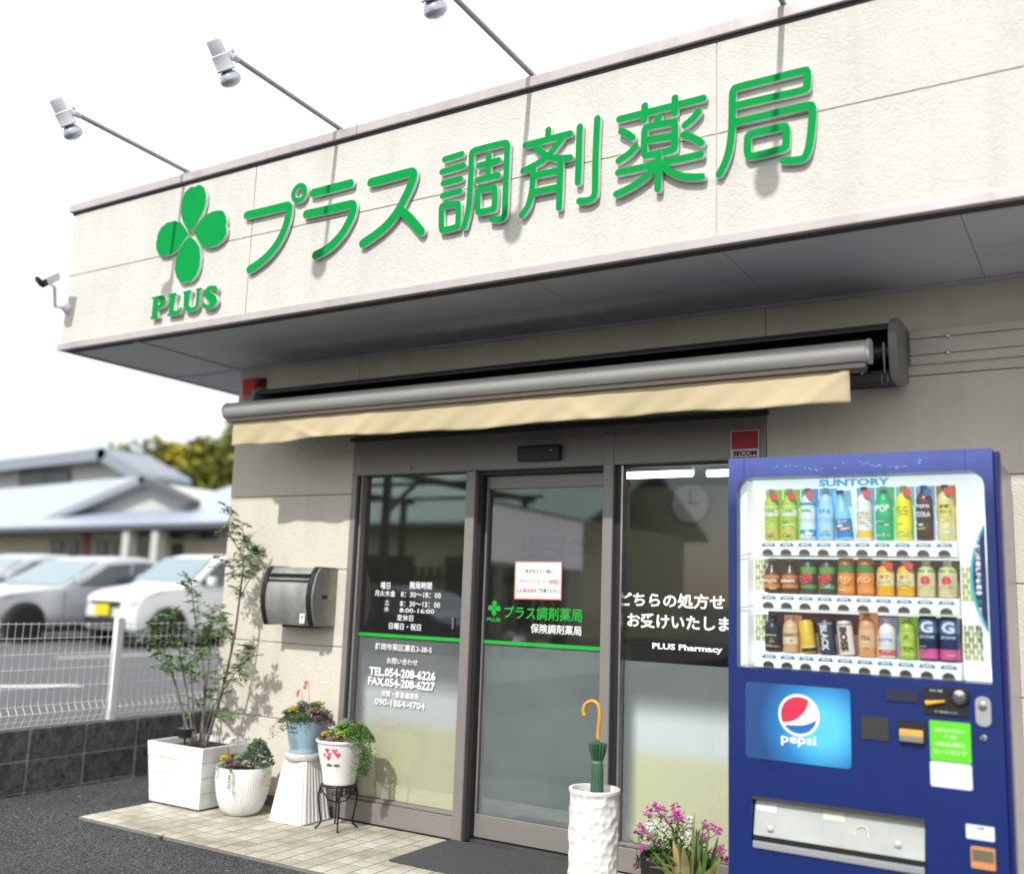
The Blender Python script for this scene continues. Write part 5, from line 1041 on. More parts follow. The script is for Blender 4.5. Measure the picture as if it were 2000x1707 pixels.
# ---- drinks
PET = [(.90, 0), (1, .03), (1, .30), (.95, .33), (1, .36), (1, .62), (.93, .67), (.98, .72), (.82, .80), (.52, .87), (.36, .91), (.36, .93)]
FAT = [(.90, 0), (1, .04), (1, .55), (1.0, .66), (.85, .76), (.5, .84), (.42, .87), (.42, .9)]
CAN = [(.84, 0), (1, .035), (1, .93), (.86, .975), (.82, 1.), (.78, .985)]
BOT = [(.92, 0), (1, .03), (1, .5), (.88, .6), (.6, .75), (.42, .85), (.42, .93)]
def dm(c, r=.35): return mat('drink_%.2f_%.2f_%.2f' % c, c, r, coat=.15)
def drink(row, i, shape, body, cap, bands, label, group=None, h=None, wsc=1., tilt=0., card=None, spot=None, txt=(), hero=None):
    x = CX[i]; z0 = rowsV[row][1] + .004; H = h or (.205, .132, .145)[row]; r = .0305 * wsc; yc = -.6785
    t = thing('drink_can' if shape is CAN else 'drink_bottle', label, 'can' if shape is CAN else 'bottle', (x, yc, z0), group)
    if tilt: t.rotation_euler = (0, tilt, 0)
    n = 20
    MB().lathe([(a * r, b * H) for a, b in shape], (x, yc, z0), n).build('body', dm(body), t, smooth=45)
    top = shape[-1]
    if cap and shape is not CAN: MB().lathe([(top[0] * r * 1.12, top[1] * H + .0004), (top[0] * r * 1.12, H), (0, H)], (x, yc, z0), n).build('cap', dm(cap), t, smooth=45)
    for a, b, c in bands:
        def rr_(zf):
            for (r0, h0), (r1, h1) in zip(shape, shape[1:]):
                if h0 <= zf <= h1: return r0 + (r1 - r0) * (zf - h0) / (h1 - h0 + 1e-9)
            return 1
        k = max(2, int((b - a) * 14)); MB().lathe([(rr_(a + (b - a) * q / k) * r * 1.015, (a + (b - a) * q / k) * H) for q in range(k + 1)], (x, yc, z0), n, caps=False).build('label_band', dm(c), t, smooth=45, fixn=False)
    if card: cm = mat('card_%.2f_%.2f_%.2f' % card, card, .5, emit=card, es=.4); curve_mesh('backing_card', [rrect(x - .0345, x + .0345, z0, z0 + H * 1.01, .002)], yc + .033, .001, [cm, cm], t)
    if spot: MB().lathe([(.0155, 0), (.0155, .001)], (x + .017, yc - r * 1.02, z0 + H * spot[0]), 20, axis='y').build('round_sticker', dm(spot[1]), t)
    for body_, za, hz, wd, c in txt: text('lettering', body_, dm(c), t, x - r * wd, x + r * wd, z0 + H * za, yc - r * 1.035, H * hz, .03)
    rq = random.Random(row * 31 + i + len(label)); tints = [(.85, .85, .82), tuple(min(1, q * 1.6 + .08) for q in body), tuple(q * .45 for q in body), (.75, .62, .20)]
    for k in range(4):      # small printed blocks round the label
        w_ = r * rq.uniform(.15, .5); xx = x + rq.uniform(-.45, .45) * r; zz = z0 + H * rq.uniform(.10, .36); hh = H * rq.uniform(.008, .03)
        curve_mesh('label_print', [rrect(xx - w_, xx + w_, zz, zz + hh, min(hh, w_) * .3, n=2)], yc - r * (1.022 + .001 * k), .0002, dm(tuple(round(q, 2) for q in rq.choice(tints))), t)
    return t
GT = 'green tea bottles on the top shelf'
RS = (.84, (.72, .06, .07))
for i in (0, 1): drink(0, i, PET, (.42, .60, .06), (.75, .75, .70), [(.0, .22, (.62, .50, .10)), (.46, .66, (.72, .78, .60))], 'green tea bottle with cream label and red dot, at the end of the top shelf' if i == 0 else 'green tea bottle with cream label and red dot, beside the sports drink bottle', GT, card=(.45, .70, .12), spot=RS, txt=[('一番茶', .05, .05, .6, (.15, .12, .02)), ('伊右衛門', .53, .06, .6, (.08, .25, .05))])
drink(0, 2, PET, (.62, .78, .86), (.10, .45, .12), [(.02, .2, (.02, .30, .60)), (.40, .66, (.74, .82, .82)), (.66, .72, (.10, .34, .60))], 'clear sports drink bottle with blue 600 label on top shelf', card=(.18, .45, .75), spot=(.86, (.72, .08, .08)), txt=[('600', .05, .08, .7, (.85, .88, .9)), ('GREEN', .54, .05, .6, (.02, .35, .12))])
drink(0, 3, PET, (.35, .66, .86), (.60, .75, .88), [(.42, .66, (.40, .72, .90))], 'pale blue water bottle on top shelf', card=(.25, .60, .88), txt=[('天然水', .52, .07, .8, (.05, .30, .65)), ('清冽', .08, .05, .7, (.15, .45, .7))])
drink(0, 4, BOT, (.25, .55, .75), (.05, .10, .20), [(.05, .42, (.03, .20, .55)), (.18, .30, (.80, .55, .05))], 'blue soda bottle with orange label tilted on top shelf', tilt=-.10, card=(.35, .68, .88), h=.195, txt=[('スパ', .34, .06, .6, (.85, .85, .9))])
drink(0, 5, PET, (.82, .82, .80), (.06, .03, .03), [(.38, .54, (.80, .80, .72)), (.04, .18, (.85, .50, .06))], 'white lemon squash bottle with dark cap on top shelf', card=(.30, .60, .80), spot=(.85, (.72, .08, .14)), txt=[('レモン', .47, .06, .75, (.5, .25, .03)), ('スカッシュ', .40, .055, .8, (.6, .3, .02))])
drink(0, 6, PET, (.02, .42, .18), (.70, .80, .75), [(.45, .70, (.03, .50, .20))], 'green soda bottle with white lettering on top shelf', card=(.20, .62, .36), txt=[('POP', .52, .13, .8, (.80, .88, .82)), ('弾けよう!', .06, .05, .8, (.55, .85, .65))])
drink(0, 7, PET, (.85, .80, .02), (.85, .75, .03), [(.20, .62, (.88, .84, .02))], 'bright yellow lemon drink bottle on top shelf', card=(.40, .68, .85), spot=(.86, (.72, .06, .08)), txt=[('C.C.', .52, .10, .65, (.35, .28, .0)), ('Lemon', .46, .05, .55, (.35, .30, .0)), ('たっぷり!', .06, .05, .75, (.3, .3, .3))])
drink(0, 8, PET, (.06, .018, .012), (.05, .09, .30), [(.38, .62, (.05, .02, .02)), (.70, .84, (.35, .08, .03))], 'dark brown cola bottle with round emblem on top shelf', card=(.35, .55, .80), spot=(.86, (.05, .12, .35)), txt=[('COLA', .42, .09, .8, (.85, .85, .85)), ('PEPSI', .58, .06, .7, (.80, .80, .85))])
drink(0, 9, PET, (.75, .66, .26), (.03, .02, .02), [(.44, .66, (.80, .70, .12)), (.0, .2, (.72, .66, .35))], 'pale yellow lemonade bottle with black cap on top shelf', card=(.45, .30, .06), spot=(.87, (.72, .05, .07)), txt=[('京都', .57, .07, .6, (.05, .05, .02)), ('レモネード', .48, .06, .85, (.08, .06, .02))])
for i in (0, 1): drink(1, i, BOT, (.05, .015, .012), (.6, .5, .3), [(.14, .52, (.66, .22, .05)), (.25, .42, (.70, .10, .12))], 'brown tonic bottle with orange label on middle shelf, at the end of the row' if i == 0 else 'brown tonic bottle with orange label on middle shelf, beside the dark green can', 'tonic bottles on the middle shelf', h=.135, wsc=1.05, txt=[('DEKAVITA', .30, .09, .85, (.85, .85, .8))])
for i in (2, 3):
    t = drink(1, i, CAN, (.015, .035, .05), None, [(.60, .80, (.10, .34, .05)), (.15, .26, (.12, .30, .05))], 'dark green can with red slanted lettering on middle shelf, beside the tonic bottle' if i == 2 else 'dark green can with red slanted lettering on middle shelf, beside the orange can', 'dark green cans on the middle shelf', h=.128)
    text('lettering', 'DEW', dm((.70, .04, .05)), t, CX[i] - .024, CX[i] + .024, rowsV[1][1] + .045, -.7120, .036, .05, tilt=.35)
for i in (4, 5): drink(1, i, CAN, (.72, .20, .03), None, [(.60, .84, (.06, .22, .04)), (.08, .22, (.75, .30, .05))], 'orange pineapple can with green leaf top on middle shelf, beside the dark green can' if i == 4 else 'orange pineapple can with green leaf top on middle shelf, beside the orange juice', 'orange cans on the middle shelf', h=.138, wsc=1.04, txt=[('パイン', .36, .15, .8, (.85, .75, .35))])
for i in (6, 7): drink(1, i, FAT, (.85, .45, .02), (.85, .85, .85), [(.28, .62, (.82, .70, .40))], 'orange juice bottle with red dot on middle shelf, beside the pineapple can' if i == 6 else 'orange juice bottle with red dot on middle shelf, beside the apple juice', 'orange juice bottles on the middle shelf', h=.135, wsc=1.03, spot=(.83, (.72, .05, .07)), txt=[('果実', .47, .10, .6, (.6, .15, .02)), ('オレンジ', .34, .09, .75, (.05, .30, .08))])
for i in (8, 9):
    t = drink(1, i, FAT, (.72, .64, .32), (.82, .82, .82), [(.30, .60, (.70, .62, .40)), (.66, .8, (.10, .36, .08))], 'apple juice bottle with red fruit print on middle shelf, beside the orange juice' if i == 8 else 'apple juice bottle with red fruit print on middle shelf, at the end of the row', 'apple juice bottles on the middle shelf', h=.135, wsc=1.03)
    MB().lathe([(.0165, 0), (.0165, .0008)], (CX[i], -.679 - .0305, rowsV[1][1] + .064), 20, axis='y').build('fruit_print', dm((.62, .03, .07)), t)
drink(2, 0, FAT, (.02, .02, .03), (.02, .03, .06), [(.14, .62, (.025, .03, .045)), (.12, .16, (.60, .40, .15))], 'black coffee bottle with gold trim on bottom shelf', txt=[('PREMIUM', .42, .05, .7, (.65, .55, .3))], h=.138)
drink(2, 1, FAT, (.68, .42, .22), (.80, .80, .78), [(.22, .60, (.80, .62, .42)), (.42, .55, (.82, .78, .72))], 'latte coffee bottle with white cap on bottom shelf', card=(.72, .32, .18), h=.14, txt=[('Latte', .44, .07, .6, (.3, .12, .04))])
drink(2, 2, CAN, (.70, .45, .04), None, [(.04, .16, (.06, .03, .02)), (.16, .2, (.8, .7, .4))], 'gold coffee can leaning sideways on bottom shelf', tilt=-.12, h=.125, wsc=.92)
t = drink(2, 3, CAN, (.03, .045, .075), None, [(.86, .92, (.30, .32, .36))], 'black coffee can with white vertical lettering on bottom shelf', tilt=-.10, h=.128, wsc=.95)
text('lettering', 'BLACK', dm((.70, .72, .75)), t, CX[3] - .048, CX[3] + .048, rowsV[2][1] + .052, -.7120, .026, .04, tilt=-1.57)
t = drink(2, 4, CAN, (.70, .66, .60), None, [(.86, .92, (.30, .32, .36))], 'pale coffee can with dark vertical lettering on bottom shelf', tilt=-.10, h=.128, wsc=.95)
text('lettering', 'BOSS', dm((.10, .04, .03)), t, CX[4] - .044, CX[4] + .044, rowsV[2][1] + .052, -.7120, .028, .05, tilt=-1.57)
drink(2, 5, PET, (.72, .36, .16), (.70, .30, .10), [(.20, .62, (.76, .48, .26))], 'orange milk tea bottle with cream label on bottom shelf', card=(.75, .38, .18), h=.16, txt=[('TEA', .38, .10, .6, (.35, .10, .03))])
drink(2, 6, FAT, (.78, .74, .74), (.80, .80, .82), [(.30, .60, (.70, .74, .80)), (.05, .2, (.65, .12, .14))], 'white fruit yoghurt bottle with red base on bottom shelf', card=(.30, .28, .50), h=.145, txt=[('朝の贅沢', .42, .07, .8, (.1, .15, .4))])
drink(2, 7, PET, (.36, .52, .05), (.82, .82, .80), [(.08, .64, (.46, .60, .10))], 'light green tea bottle with white cap on bottom shelf', card=(.36, .55, .08), h=.15, txt=[('茶', .46, .12, .35, (.05, .15, .02)), ('伊右衛門', .22, .08, .8, (.05, .18, .02))])
for i in (8, 9): drink(2, i, CAN, (.02, .04, .12), None, [(.04, .26, (.66, .10, .32)), (.62, .92, (.10, .18, .38))], 'tall dark blue can with pink base on bottom shelf, beside the green tea' if i == 8 else 'tall dark blue can with pink base on bottom shelf, at the end of the row', 'energy drink cans on the bottom shelf', h=.158, wsc=1.12, txt=[('G', .62, .26, .62, (.78, .80, .86)), ('ZONE', .50, .06, .75, (.55, .60, .75))])
# ---- temperature sign on the window edge
pts_ = [(4.611, 1.614)] + [(4.612 - .055 * math.sin(math.pi * k / 12) ** .8, 1.614 - .384 * k / 12) for k in range(1, 12)] + [(4.611, 1.23)]
ts = curve_mesh('temperature_sign', [pts_], V - .004, .003, [mat('green_sign_edge', (.10, .50, .14), .4)] * 2, VM)
for k, (c, d_) in enumerate((((.05, .35, .55), .004), ((.012, .02, .11), .011))): curve_mesh('sign_layer', [[(min(x + d_, 4.6105), z) for x, z in pts_]], V - .0048 - .0008 * k, .0006, mat('sign_layer_%d' % k, c, .4), ts)
for k, ch in enumerate('飲みごろ温度で販売中'): text('lettering', ch, M_wtext, ts, 4.577, 4.594, 1.545 - .0205 * k, V - .0066, .0165, .04)
MB().lathe([(.009, 0), (.009, .001)], (4.586, V - .0062, 1.338), 18, axis='y').build('green_dot', mat('dark_green_dot', (.02, .20, .06), .4), ts)
for k, ch in enumerate('省エネ運転中'): text('lettering', ch, mat('pale_sign_print', (.5, .55, .6), .5), ts, 4.581, 4.593, 1.310 - .0125 * k, V - .0066, .010, .04)
# ---- lower half
mp_ = bpy.data.materials.new('blue_glow_print'); mp_.use_nodes = True; t_ = mp_.node_tree; b_s = t_.nodes['Principled BSDF']; N_ = t_.nodes.new
tc_ = N_('ShaderNodeTexCoord'); mpn = N_('ShaderNodeMapping'); gr = N_('ShaderNodeTexGradient'); gr.gradient_type = 'SPHERICAL'; cr_ = N_('ShaderNodeValToRGB')
mpn.inputs['Location'].default_value = (.12, 0, -1.92 ); mpn.inputs['Scale'].default_value = (4.2, 0, 4.2)
mpn.inputs['Location'].default_value = (-(-.13) * 4.2, 0, -.86 * 4.2)
for i, (ps, c) in enumerate(((0., (.02, .07, .22)), (.35, (.02, .20, .50)), (.75, (.10, .55, .85)))):
    e = cr_.color_ramp.elements[i] if i < 2 else cr_.color_ramp.elements.new(ps); e.position = ps; e.color = (*c, 1)
t_.links.new(tc_.outputs['Object'], mpn.inputs[0]); t_.links.new(mpn.outputs[0], gr.inputs[0]); t_.links.new(gr.outputs[0], cr_.inputs[0]); t_.links.new(cr_.outputs[0], b_s.inputs['Base Color']); b_s.inputs['Roughness'].default_value = .3; b_s.inputs['Coat Weight'].default_value = .4
pp = curve_mesh('advert_panel', [rrect(3.747, 4.141, .724, 1.007, .016)], V - .004, .0035, [mp_, M_vdark], VM)
gc = (3.952, .898); gr_ = .067
ring_ = lambda r, n=40: [(gc[0] + r * math.cos(2 * math.pi * k / n), gc[1] + r * math.sin(2 * math.pi * k / n)) for k in range(n)]
curve_mesh('emblem', [ring_(.077)], V - .005, .0008, M_wtext, pp); 
def arc(a0, a1, n=24, r=gr_): return [(gc[0] + r * math.cos(math.radians(a0 + (a1 - a0) * k / n)), gc[1] + r * math.sin(math.radians(a0 + (a1 - a0) * k / n))) for k in range(n + 1)]
U = lambda u, v: (gc[0] + gr_ * u, gc[1] + gr_ * v)
curve_mesh('emblem_red', [arc(56, 207) + [tuple(p) for p in catmull([U(-.6, -.42), U(-.1, -.2), U(.3, .2), U(.5, .6)], 5)]], V - .0058, .0006, mat('emblem_red', (.62, .03, .08), .4), pp)
curve_mesh('emblem_blue', [arc(218, 350) + [tuple(p) for p in catmull([U(.75, -.32), U(.3, -.5), U(-.2, -.56), U(-.6, -.57)], 5)]], V - .0058, .0006, mat('emblem_blue', (.02, .14, .45), .4), pp)
text('lettering', 'pepsi', M_wtext, pp, 3.885, 4.015, .783, V - .0056, .044, .02)
curve_mesh('display_unit', [rrect(4.267, 4.374, .979, 1.019, .002)], V - .006, .006, [mat('dark_display', (.03, .032, .06), .2)] * 2, VM)
cp = curve_mesh('coin_panel', [rrect(4.388, 4.537, .945, 1.038, .008)], V - .008, .008, [M_blackp] * 2, VM)
MB().lathe([(.032, 0), (.032, .012), (.028, .016), (.022, .015), (.020, .006), (0, .006)], (4.511, V - .008, 1.014), 30, axis='y').build('coin_slot_ring', M_blackp, cp, smooth=40); MB().lathe([(.0195, 0), (.0195, .0075), (0, .009)], (4.511, V - .008, 1.014), 24, axis='y').build('coin_slot', mat('polished_slot', (.65, .65, .67), .12, 1.), cp, smooth=40)
MB().tube([(4.402, V - .018, .981), (4.415, V - .018, .983), (4.464, V - .018, .992)], [.010, .008, .004], 10).build('return_lever', mat('orange_lever', (.75, .36, .02), .4), cp, smooth=40)
text('lettering', 'おつり・返却', M_wtext, cp, 4.415, 4.455, 1.022, V - .0086, .007, .02); text('lettering', '硬貨投入口', mat('grey_print2', (.45, .45, .45), .6), cp, 4.43, 4.50, .951, V - .0086, .007, .02)
lk = curve_mesh('lock_plate', [rrect(4.559, 4.608, .917, 1.017, .022)], V - .006, .006, [mat('lock_silver', (.50, .51, .54), .35, .5)] * 2, VM); MB().lathe([(.014, 0), (.014, .004), (.009, .006), (0, .006)], (4.583, V - .006, .985), 20, axis='y').build('lock_cylinder', M_steel, lk, smooth=40)
MB().lathe([(.011, 0), (.011, .006), (.007, .01), (0, .01)], (4.581, V, .879), 20, axis='y').build('key_boss', mat('chrome2', (.65, .65, .67), .15, 1.), VM, smooth=40)
curve_mesh('card_reader', [rrect(4.178, 4.273, .836, .918, .003)], V - .005, .005, [mat('reader_black', (.03, .03, .033), .6)] * 2, VM)
bl = curve_mesh('bill_slot', [rrect(4.304, 4.396, .838, .914, .004)], V - .007, .007, [M_blackp] * 2, VM); MB().box(4.311, 4.39, V - .022, V - .0072, .862, .885).build('bill_guide', mat('amber_guide', (.72, .40, .08), .35), bl, bevel=.003); MB().box(4.311, 4.39, V - .024, V - .0072, .843, .8618).build('bill_lip', mat('grey_lip', (.22, .21, .19), .4), bl, bevel=.003)
gs = curve_mesh('green_label', [rrect(4.409, 4.541, .788, .923, .004)], V - .0012, .001, [mat('lime_label', (.12, .62, .02), .5)] * 2, VM)
for body_, z, w_, h_ in (('地球にやさしい', .886, .05, .013), ('進化', .864, .02, .014), ('LED照明と', .838, .048, .015), ('ヒートポンプ', .812, .052, .016)): text('lettering', body_, mat('pale_green_print', (.66, .82, .52), .6), gs, 4.475 - w_, 4.475 + w_, z, V - .0016, h_, .03)
ws = curve_mesh('white_label', [rrect(4.407, 4.541, .700, .785, .008)], V - .0012, .001, [mat('label_white', (.74, .76, .80), .5)] * 2, VM)
for k in range(5): boxp('printed_line', mat('faint_print', (.62, .64, .68), .6), ws, 4.42, 4.53 - .01 * (k % 3), V - .0016, V - .0014, .765 - .011 * k, .767 - .011 * k)
sl = curve_mesh('notice_label', [rrect(4.515, 4.603, .543, .590, .004)], V - .0012, .001, [MATS['label_white']] * 2, VM); text('lettering', '注意', mat('navy_print', (.06, .07, .18), .6), sl, 4.548, 4.572, .575, V - .0016, .009, .03)
co_ = curve_mesh('coin_return', [rrect(4.528, 4.603, .451, .521, .004)], V - .006, .006, [mat('orange_return', (.62, .27, .09), .5)] * 2, VM); MB().box(4.533, 4.598, V - .0085, V - .0065, .476, .512).build('return_flap', mat('smoked_flap', (.16, .14, .10), .2), co_, bevel=.001)
# delivery port
MB().box(3.771, 4.383, V + .09, V + .094, .40, .587).build('port_back', M_blackp, VM)
fl = MB().add([(x, y, z) for x in (3.774, 4.38) for y, z in ((V + .004, .444), (V + .03, .572), (V + .036, .571), (V + .010, .443))], [(0, 1, 2, 3), (7, 6, 5, 4), (0, 4, 5, 1), (1, 5, 6, 2), (2, 6, 7, 3), (3, 7, 4, 0)]).build('delivery_flap', mat('frosted_grey_flap', (.44, .46, .44), .3, coat=.3, var=.12, vs=6), VM, bevel=.002)
MB().box(3.774, 4.38, V - .008, V + .01, .400, .425).build('port_lip', mat('grey_port_lip', (.30, .31, .33), .35), VM, bevel=.004); MB().box(3.774, 4.38, V + .002, V + .02, .426, .442).build('port_shadow_bar', M_blackp, VM)
MB().box(3.770, 4.384, V + .001, V + .035, .574, .587).build('port_top', mat('dark_port_top', (.05, .045, .04), .5), VM)
def onflap(x, z, d=.0015): return (x, V + .004 + .026 * (z - .444) / .128 - d, z)
for (xa, xb, za, zb, c) in ((3.780, 3.858, .530, .568, (.66, .67, .66)), (4.03, 4.108, .532, .566, (.62, .63, .50))):
    MB().add([onflap(xa, za), onflap(xb, za), onflap(xb, zb), onflap(xa, zb)], [(0, 1, 2, 3)]).build('flap_sticker', mat('flap_sticker_%.2f' % c[2], c, .5), fl, fixn=False)
for x, z in ((3.838, .474), (4.292, .486)):
    MB().lathe([(.013, 0), (.012, .006), (.006, .010), (0, .0105)], (x, onflap(x, z)[1], z), 18, axis='y').build('flap_stud', mat('clear_stud', (.55, .56, .55), .15), fl, smooth=50)
MB().lathe([(.027, 0), (.027, .0005), (.021, .0005), (.021, 0)], (4.168, onflap(4.168, .505)[1], .505), 28, axis='y', caps=False).build('flap_print', mat('cream_print', (.66, .66, .50), .5), fl, fixn=False)
for x in (3.72, 4.60): MB().box(x - .03, x + .03, -.70, -.12, 0.001, .059).build('foot', M_blackp, VM)
# ================================================================== cars on the neighbouring lot
M_carw = mat('white_car_paint', (.80, .81, .82), .25, coat=.6); M_cars = mat('silver_car_paint', (.56, .58, .62), .3, .4, coat=.5); M_carb = mat('blue_black_car_paint', (.03, .045, .10), .25, .3, coat=.6)
M_cglass = mat('car_glass', (.045, .065, .075), .06, spec=.8); M_tyre = mat('tyre_rubber', (.015, .015, .016), .8); M_rim = mat('wheel_rim', (.45, .45, .47), .3, .8); M_hl = mat('headlight', (.70, .74, .78), .1, coat=.8); M_dkp = mat('dark_car_trim', (.025, .025, .028), .5)
def car(name, label, paint, loc, rz, L=3.4, Wd=1.48, H=1.5, kind='hatch', plate=(.80, .62, .02), group='cars parked on the neighbouring lot'):
    t = thing(name, label, 'car', (0, 0, 0), group); w2 = Wd / 2; s = L / 3.4; hz = H / 1.5
    if kind == 'hatch': P = [(.02, .26), (-.02, .45), (.0, .66), (.08, .80), (.28, .88), (.92, .98), (1.52, 1.44), (1.75, 1.49), (2.5, 1.50), (3.05, 1.42), (3.32, .98), (3.40, .62), (3.38, .26)]
    else: P = [(.03, .26), (-.02, .42), (.02, .60), (.12, .70), (.35, .77), (1.05, .90), (1.70, 1.38), (2.0, 1.46), (2.45, 1.47), (2.95, 1.33), (3.32, 1.0), (3.40, .62), (3.37, .26)]
    P = [(a * s - L / 2, b * hz) for a, b in P]; belt = .93 * hz
    def hw(y, z):
        w_ = w2 - max(0, z - belt) * .26; f = (y + L / 2) / L
        if f < .12: w_ -= (.12 - f) * 1.2
        if f > .92: w_ -= (f - .92) * 1.0
        return w_
    n = len(P); mb = MB(); V = []
    cols = (-1, -.72, 0, .72, 1)
    for c in cols: V += [(c * hw(y, z), y + (abs(c) ** 2) * (.10 if y < -L / 2 + .3 else (-.08 if y > L / 2 - .2 else 0)), z - (.03 if abs(c) == 1 and z > belt else 0)) for y, z in P]
    F = [(k * n + i, k * n + (i + 1) % n, (k + 1) * n + (i + 1) % n, (k + 1) * n + i) for k in range(4) for i in range(n)] + [tuple(range(n))[::-1], tuple(4 * n + i for i in range(n))]
    mb.add(V, F).build('body', paint, t, smooth=35, bevel=.035, seg=3)
    g_ = lambda a: (a * s - L / 2)
    if kind == 'hatch': sw = [(1.10, .99), (1.58, 1.37), (2.5, 1.40), (2.98, 1.33), (3.12, .99)]; ws_ = [(.97, 1.02), (1.50, 1.42)]
    else: sw = [(1.30, .92), (1.80, 1.30), (2.4, 1.37), (2.80, 1.28), (3.05, .98)]; ws_ = [(1.10, .93), (1.68, 1.355)]
    for sg in (-1, 1):
        q = [(g_(a), b * hz) for a, b in sw]; V = [(sg * (hw(y, z) + .006), y, z) for y, z in q]; MB().add(V, [tuple(range(len(q)))]).build('side_window', M_cglass, t, fixn=False)
        MB().box(sg * (hw(g_(2.0), 1.1) + .004) - .006, sg * (hw(g_(2.0), 1.1) + .004) + .006, g_(2.12), g_(2.17), .98 * hz, 1.34 * hz).build('door_pillar', paint, t)
        MB().box(min(sg * (w2 + .02), sg * (w2 + .16)), max(sg * (w2 + .02), sg * (w2 + .16)), g_(1.22), g_(1.32), .98 * hz, 1.12 * hz).build('mirror', paint, t, bevel=.03)
        for yy in (.62, 2.80):
            c = (sg * (w2 - .155) if sg < 0 else sg * (w2 - .035), 0, 0); c = ((w2 - .075) * sg, g_(yy), .285)
            MB().lathe([(.33, -.02), (.33, .085 - .012)], c, 28, axis='x').build('wheel_arch', M_dkp, t) if sg > 0 else MB().lathe([(.33, -.073), (.33, .02)], c, 28, axis='x').build('wheel_arch', M_dkp, t)
            wh = MB().lathe([(.19, -.09), (.27, -.088), (.285, -.07), (.285, .07), (.27, .088), (.19, .09)], (c[0] , c[1], c[2]), 28, axis='x').build('tyre', M_tyre, t, smooth=40)
            wh2 = MB().lathe([(.185, -.08), (.185, .08)], c, 20, axis='x').build('rim', M_rim, t)
            for k in range(5):
                a = k * 1.2566; MB().box(c[0] + sg * .081 - .004, c[0] + sg * .081 + .008, c[1] + .1 * math.cos(a) - .03, c[1] + .1 * math.cos(a) + .03, c[2] + .1 * math.sin(a) - .03, c[2] + .1 * math.sin(a) + .03).build('rim_gap', M_dkp, t)
        MB().lathe([(.001, -.05), (.09, -.02), (.10, 0), (.08, .03), (.001, .05)], (sg * (w2 - .25), g_(.10), .69 * hz), 16, axis='y').build('headlight', M_hl, t, smooth=60)
        for yy in (1.12, 2.14, 2.98): MB().box(sg * (w2 + .001) - .004, sg * (w2 + .001) + .004, g_(yy), g_(yy) + .009, .34, .90 * hz).build('door_seam', M_dkp, t)
        MB().box(sg * (w2 - .01) - .02, sg * (w2 - .01) + .015, g_(1.0), g_(2.45), .20, .27).build('sill_trim', M_dkp, t)
        MB().box(sg * (w2 - .02) - .02, sg * (w2 - .02) + .035, g_(1.95), g_(2.08), .80 * hz, .83 * hz).build('door_handle', paint, t)
    V = [(x * hw(g_(a), b * hz) * .92, g_(a) - .012, b * hz + .008) for a, b in ws_ for x in (-1, 1)]; MB().add(V, [(0, 1, 3, 2)]).build('windscreen', mat('windscreen_glass', (.22, .30, .34), .05, spec=.9), t, fixn=False)
    MB().box(-.42, .42, g_(-.055), g_(.05), .34 * hz, .46 * hz).build('grille', M_dkp, t, bevel=.02); MB().box(-.30, .30, g_(-.045), g_(.03), .64 * hz, .70 * hz).build('upper_grille', M_dkp, t, bevel=.01)
    MB().box(-.165, .165, g_(-.075), g_(-.06), .485 * hz, .65 * hz).build('number_plate', mat('plate_%.2f' % plate[2], plate, .4), t)
    t.location = loc; t.rotation_euler = (0, 0, rz); return t
LZ = .336
car('parked_car', 'white small hatchback with yellow number plate parked beyond the fence', M_carw, (-7.95, 6.75, LZ), 0, 3.4, 1.46, 1.46)
car('parked_car', 'silver hatchback parked between the white car and the third car', M_cars, (-9.95, 5.85, LZ), 0, 4.1, 1.70, 1.42, 'sedan', (.72, .74, .70))
car('parked_car', 'pale grey car at the far end of the parked row', M_cars, (-12.7, 6.3, LZ), 0, 4.2, 1.72, 1.46, 'sedan', (.72, .74, .71))
car('parked_car', 'dark blue car standing across the road, reflected in the left window', M_carb, (-5.2, -9.3, -.015), math.pi / 2, 4.3, 1.72, 1.46, 'sedan', (.70, .72, .70), 'cars across the road')

# ================================================================== houses beyond the lot
def zb(x, y): return (x / 3.711, 820 + y / 3.711)
def HP(pts, Y): return [tuple(W(*zb(*p), Y)[[0, 2]]) for p in pts]
M_hcr = mat('house_cream', (.52, .48, .36), .85, var=.08, vs=1); M_hgr = mat('house_pale_grey', (.52, .54, .50), .85, var=.06, vs=1); M_hroof = mat('pale_metal_roof', (.40, .45, .55), .45, .2, var=.08, vs=1.); M_hdk = mat('house_dark_trim', (.10, .10, .11), .7); M_hwin = mat('house_window', (.05, .055, .06), .15); M_rake = mat('grey_rake_board', (.30, .31, .34), .6)
def slab(name, quad, th, m, parent):
    q = [Vector(p) for p in quad]; n_ = (q[1] - q[0]).cross(q[3] - q[0]).normalized() * th; return MB().add(q + [p + n_ for p in q], [(0, 1, 2, 3), (7, 6, 5, 4), (0, 4, 5, 1), (1, 5, 6, 2), (2, 6, 7, 3), (3, 7, 4, 0)]).build(name, m, parent)
hA = thing('house', 'single-storey cream house with pale metal roofs and a front gable behind the cars', 'house', (-17, 12, .33)); bx = W(*zb(820, 1300), 12)
curve_mesh('wall', [HP([(-300, 806), (1720, 756), (1720, 1330), (-300, 1330)], 12)], 12, 6, M_hcr, hA)
curve_mesh('gable_wall', [HP([(250, 744), (1010, 440), (1330, 590), (1560, 700), (1560, 752)], 12)], 11.99, 5.5, M_hgr, hA)
WW = lambda x, y, Y: Vector(W(*zb(x, y), Y))
slab('roof', [WW(-300, 800, 11), WW(1720, 748, 11), WW(1720, 650, 12), WW(420, 690, 12)], .05, M_hroof, hA)
slab('roof', [WW(-300, 800, 11.2), WW(215, 772, 11.2), WW(1000, 425, 14.5), WW(-300, 540, 14.5)], .05, M_hroof, hA)
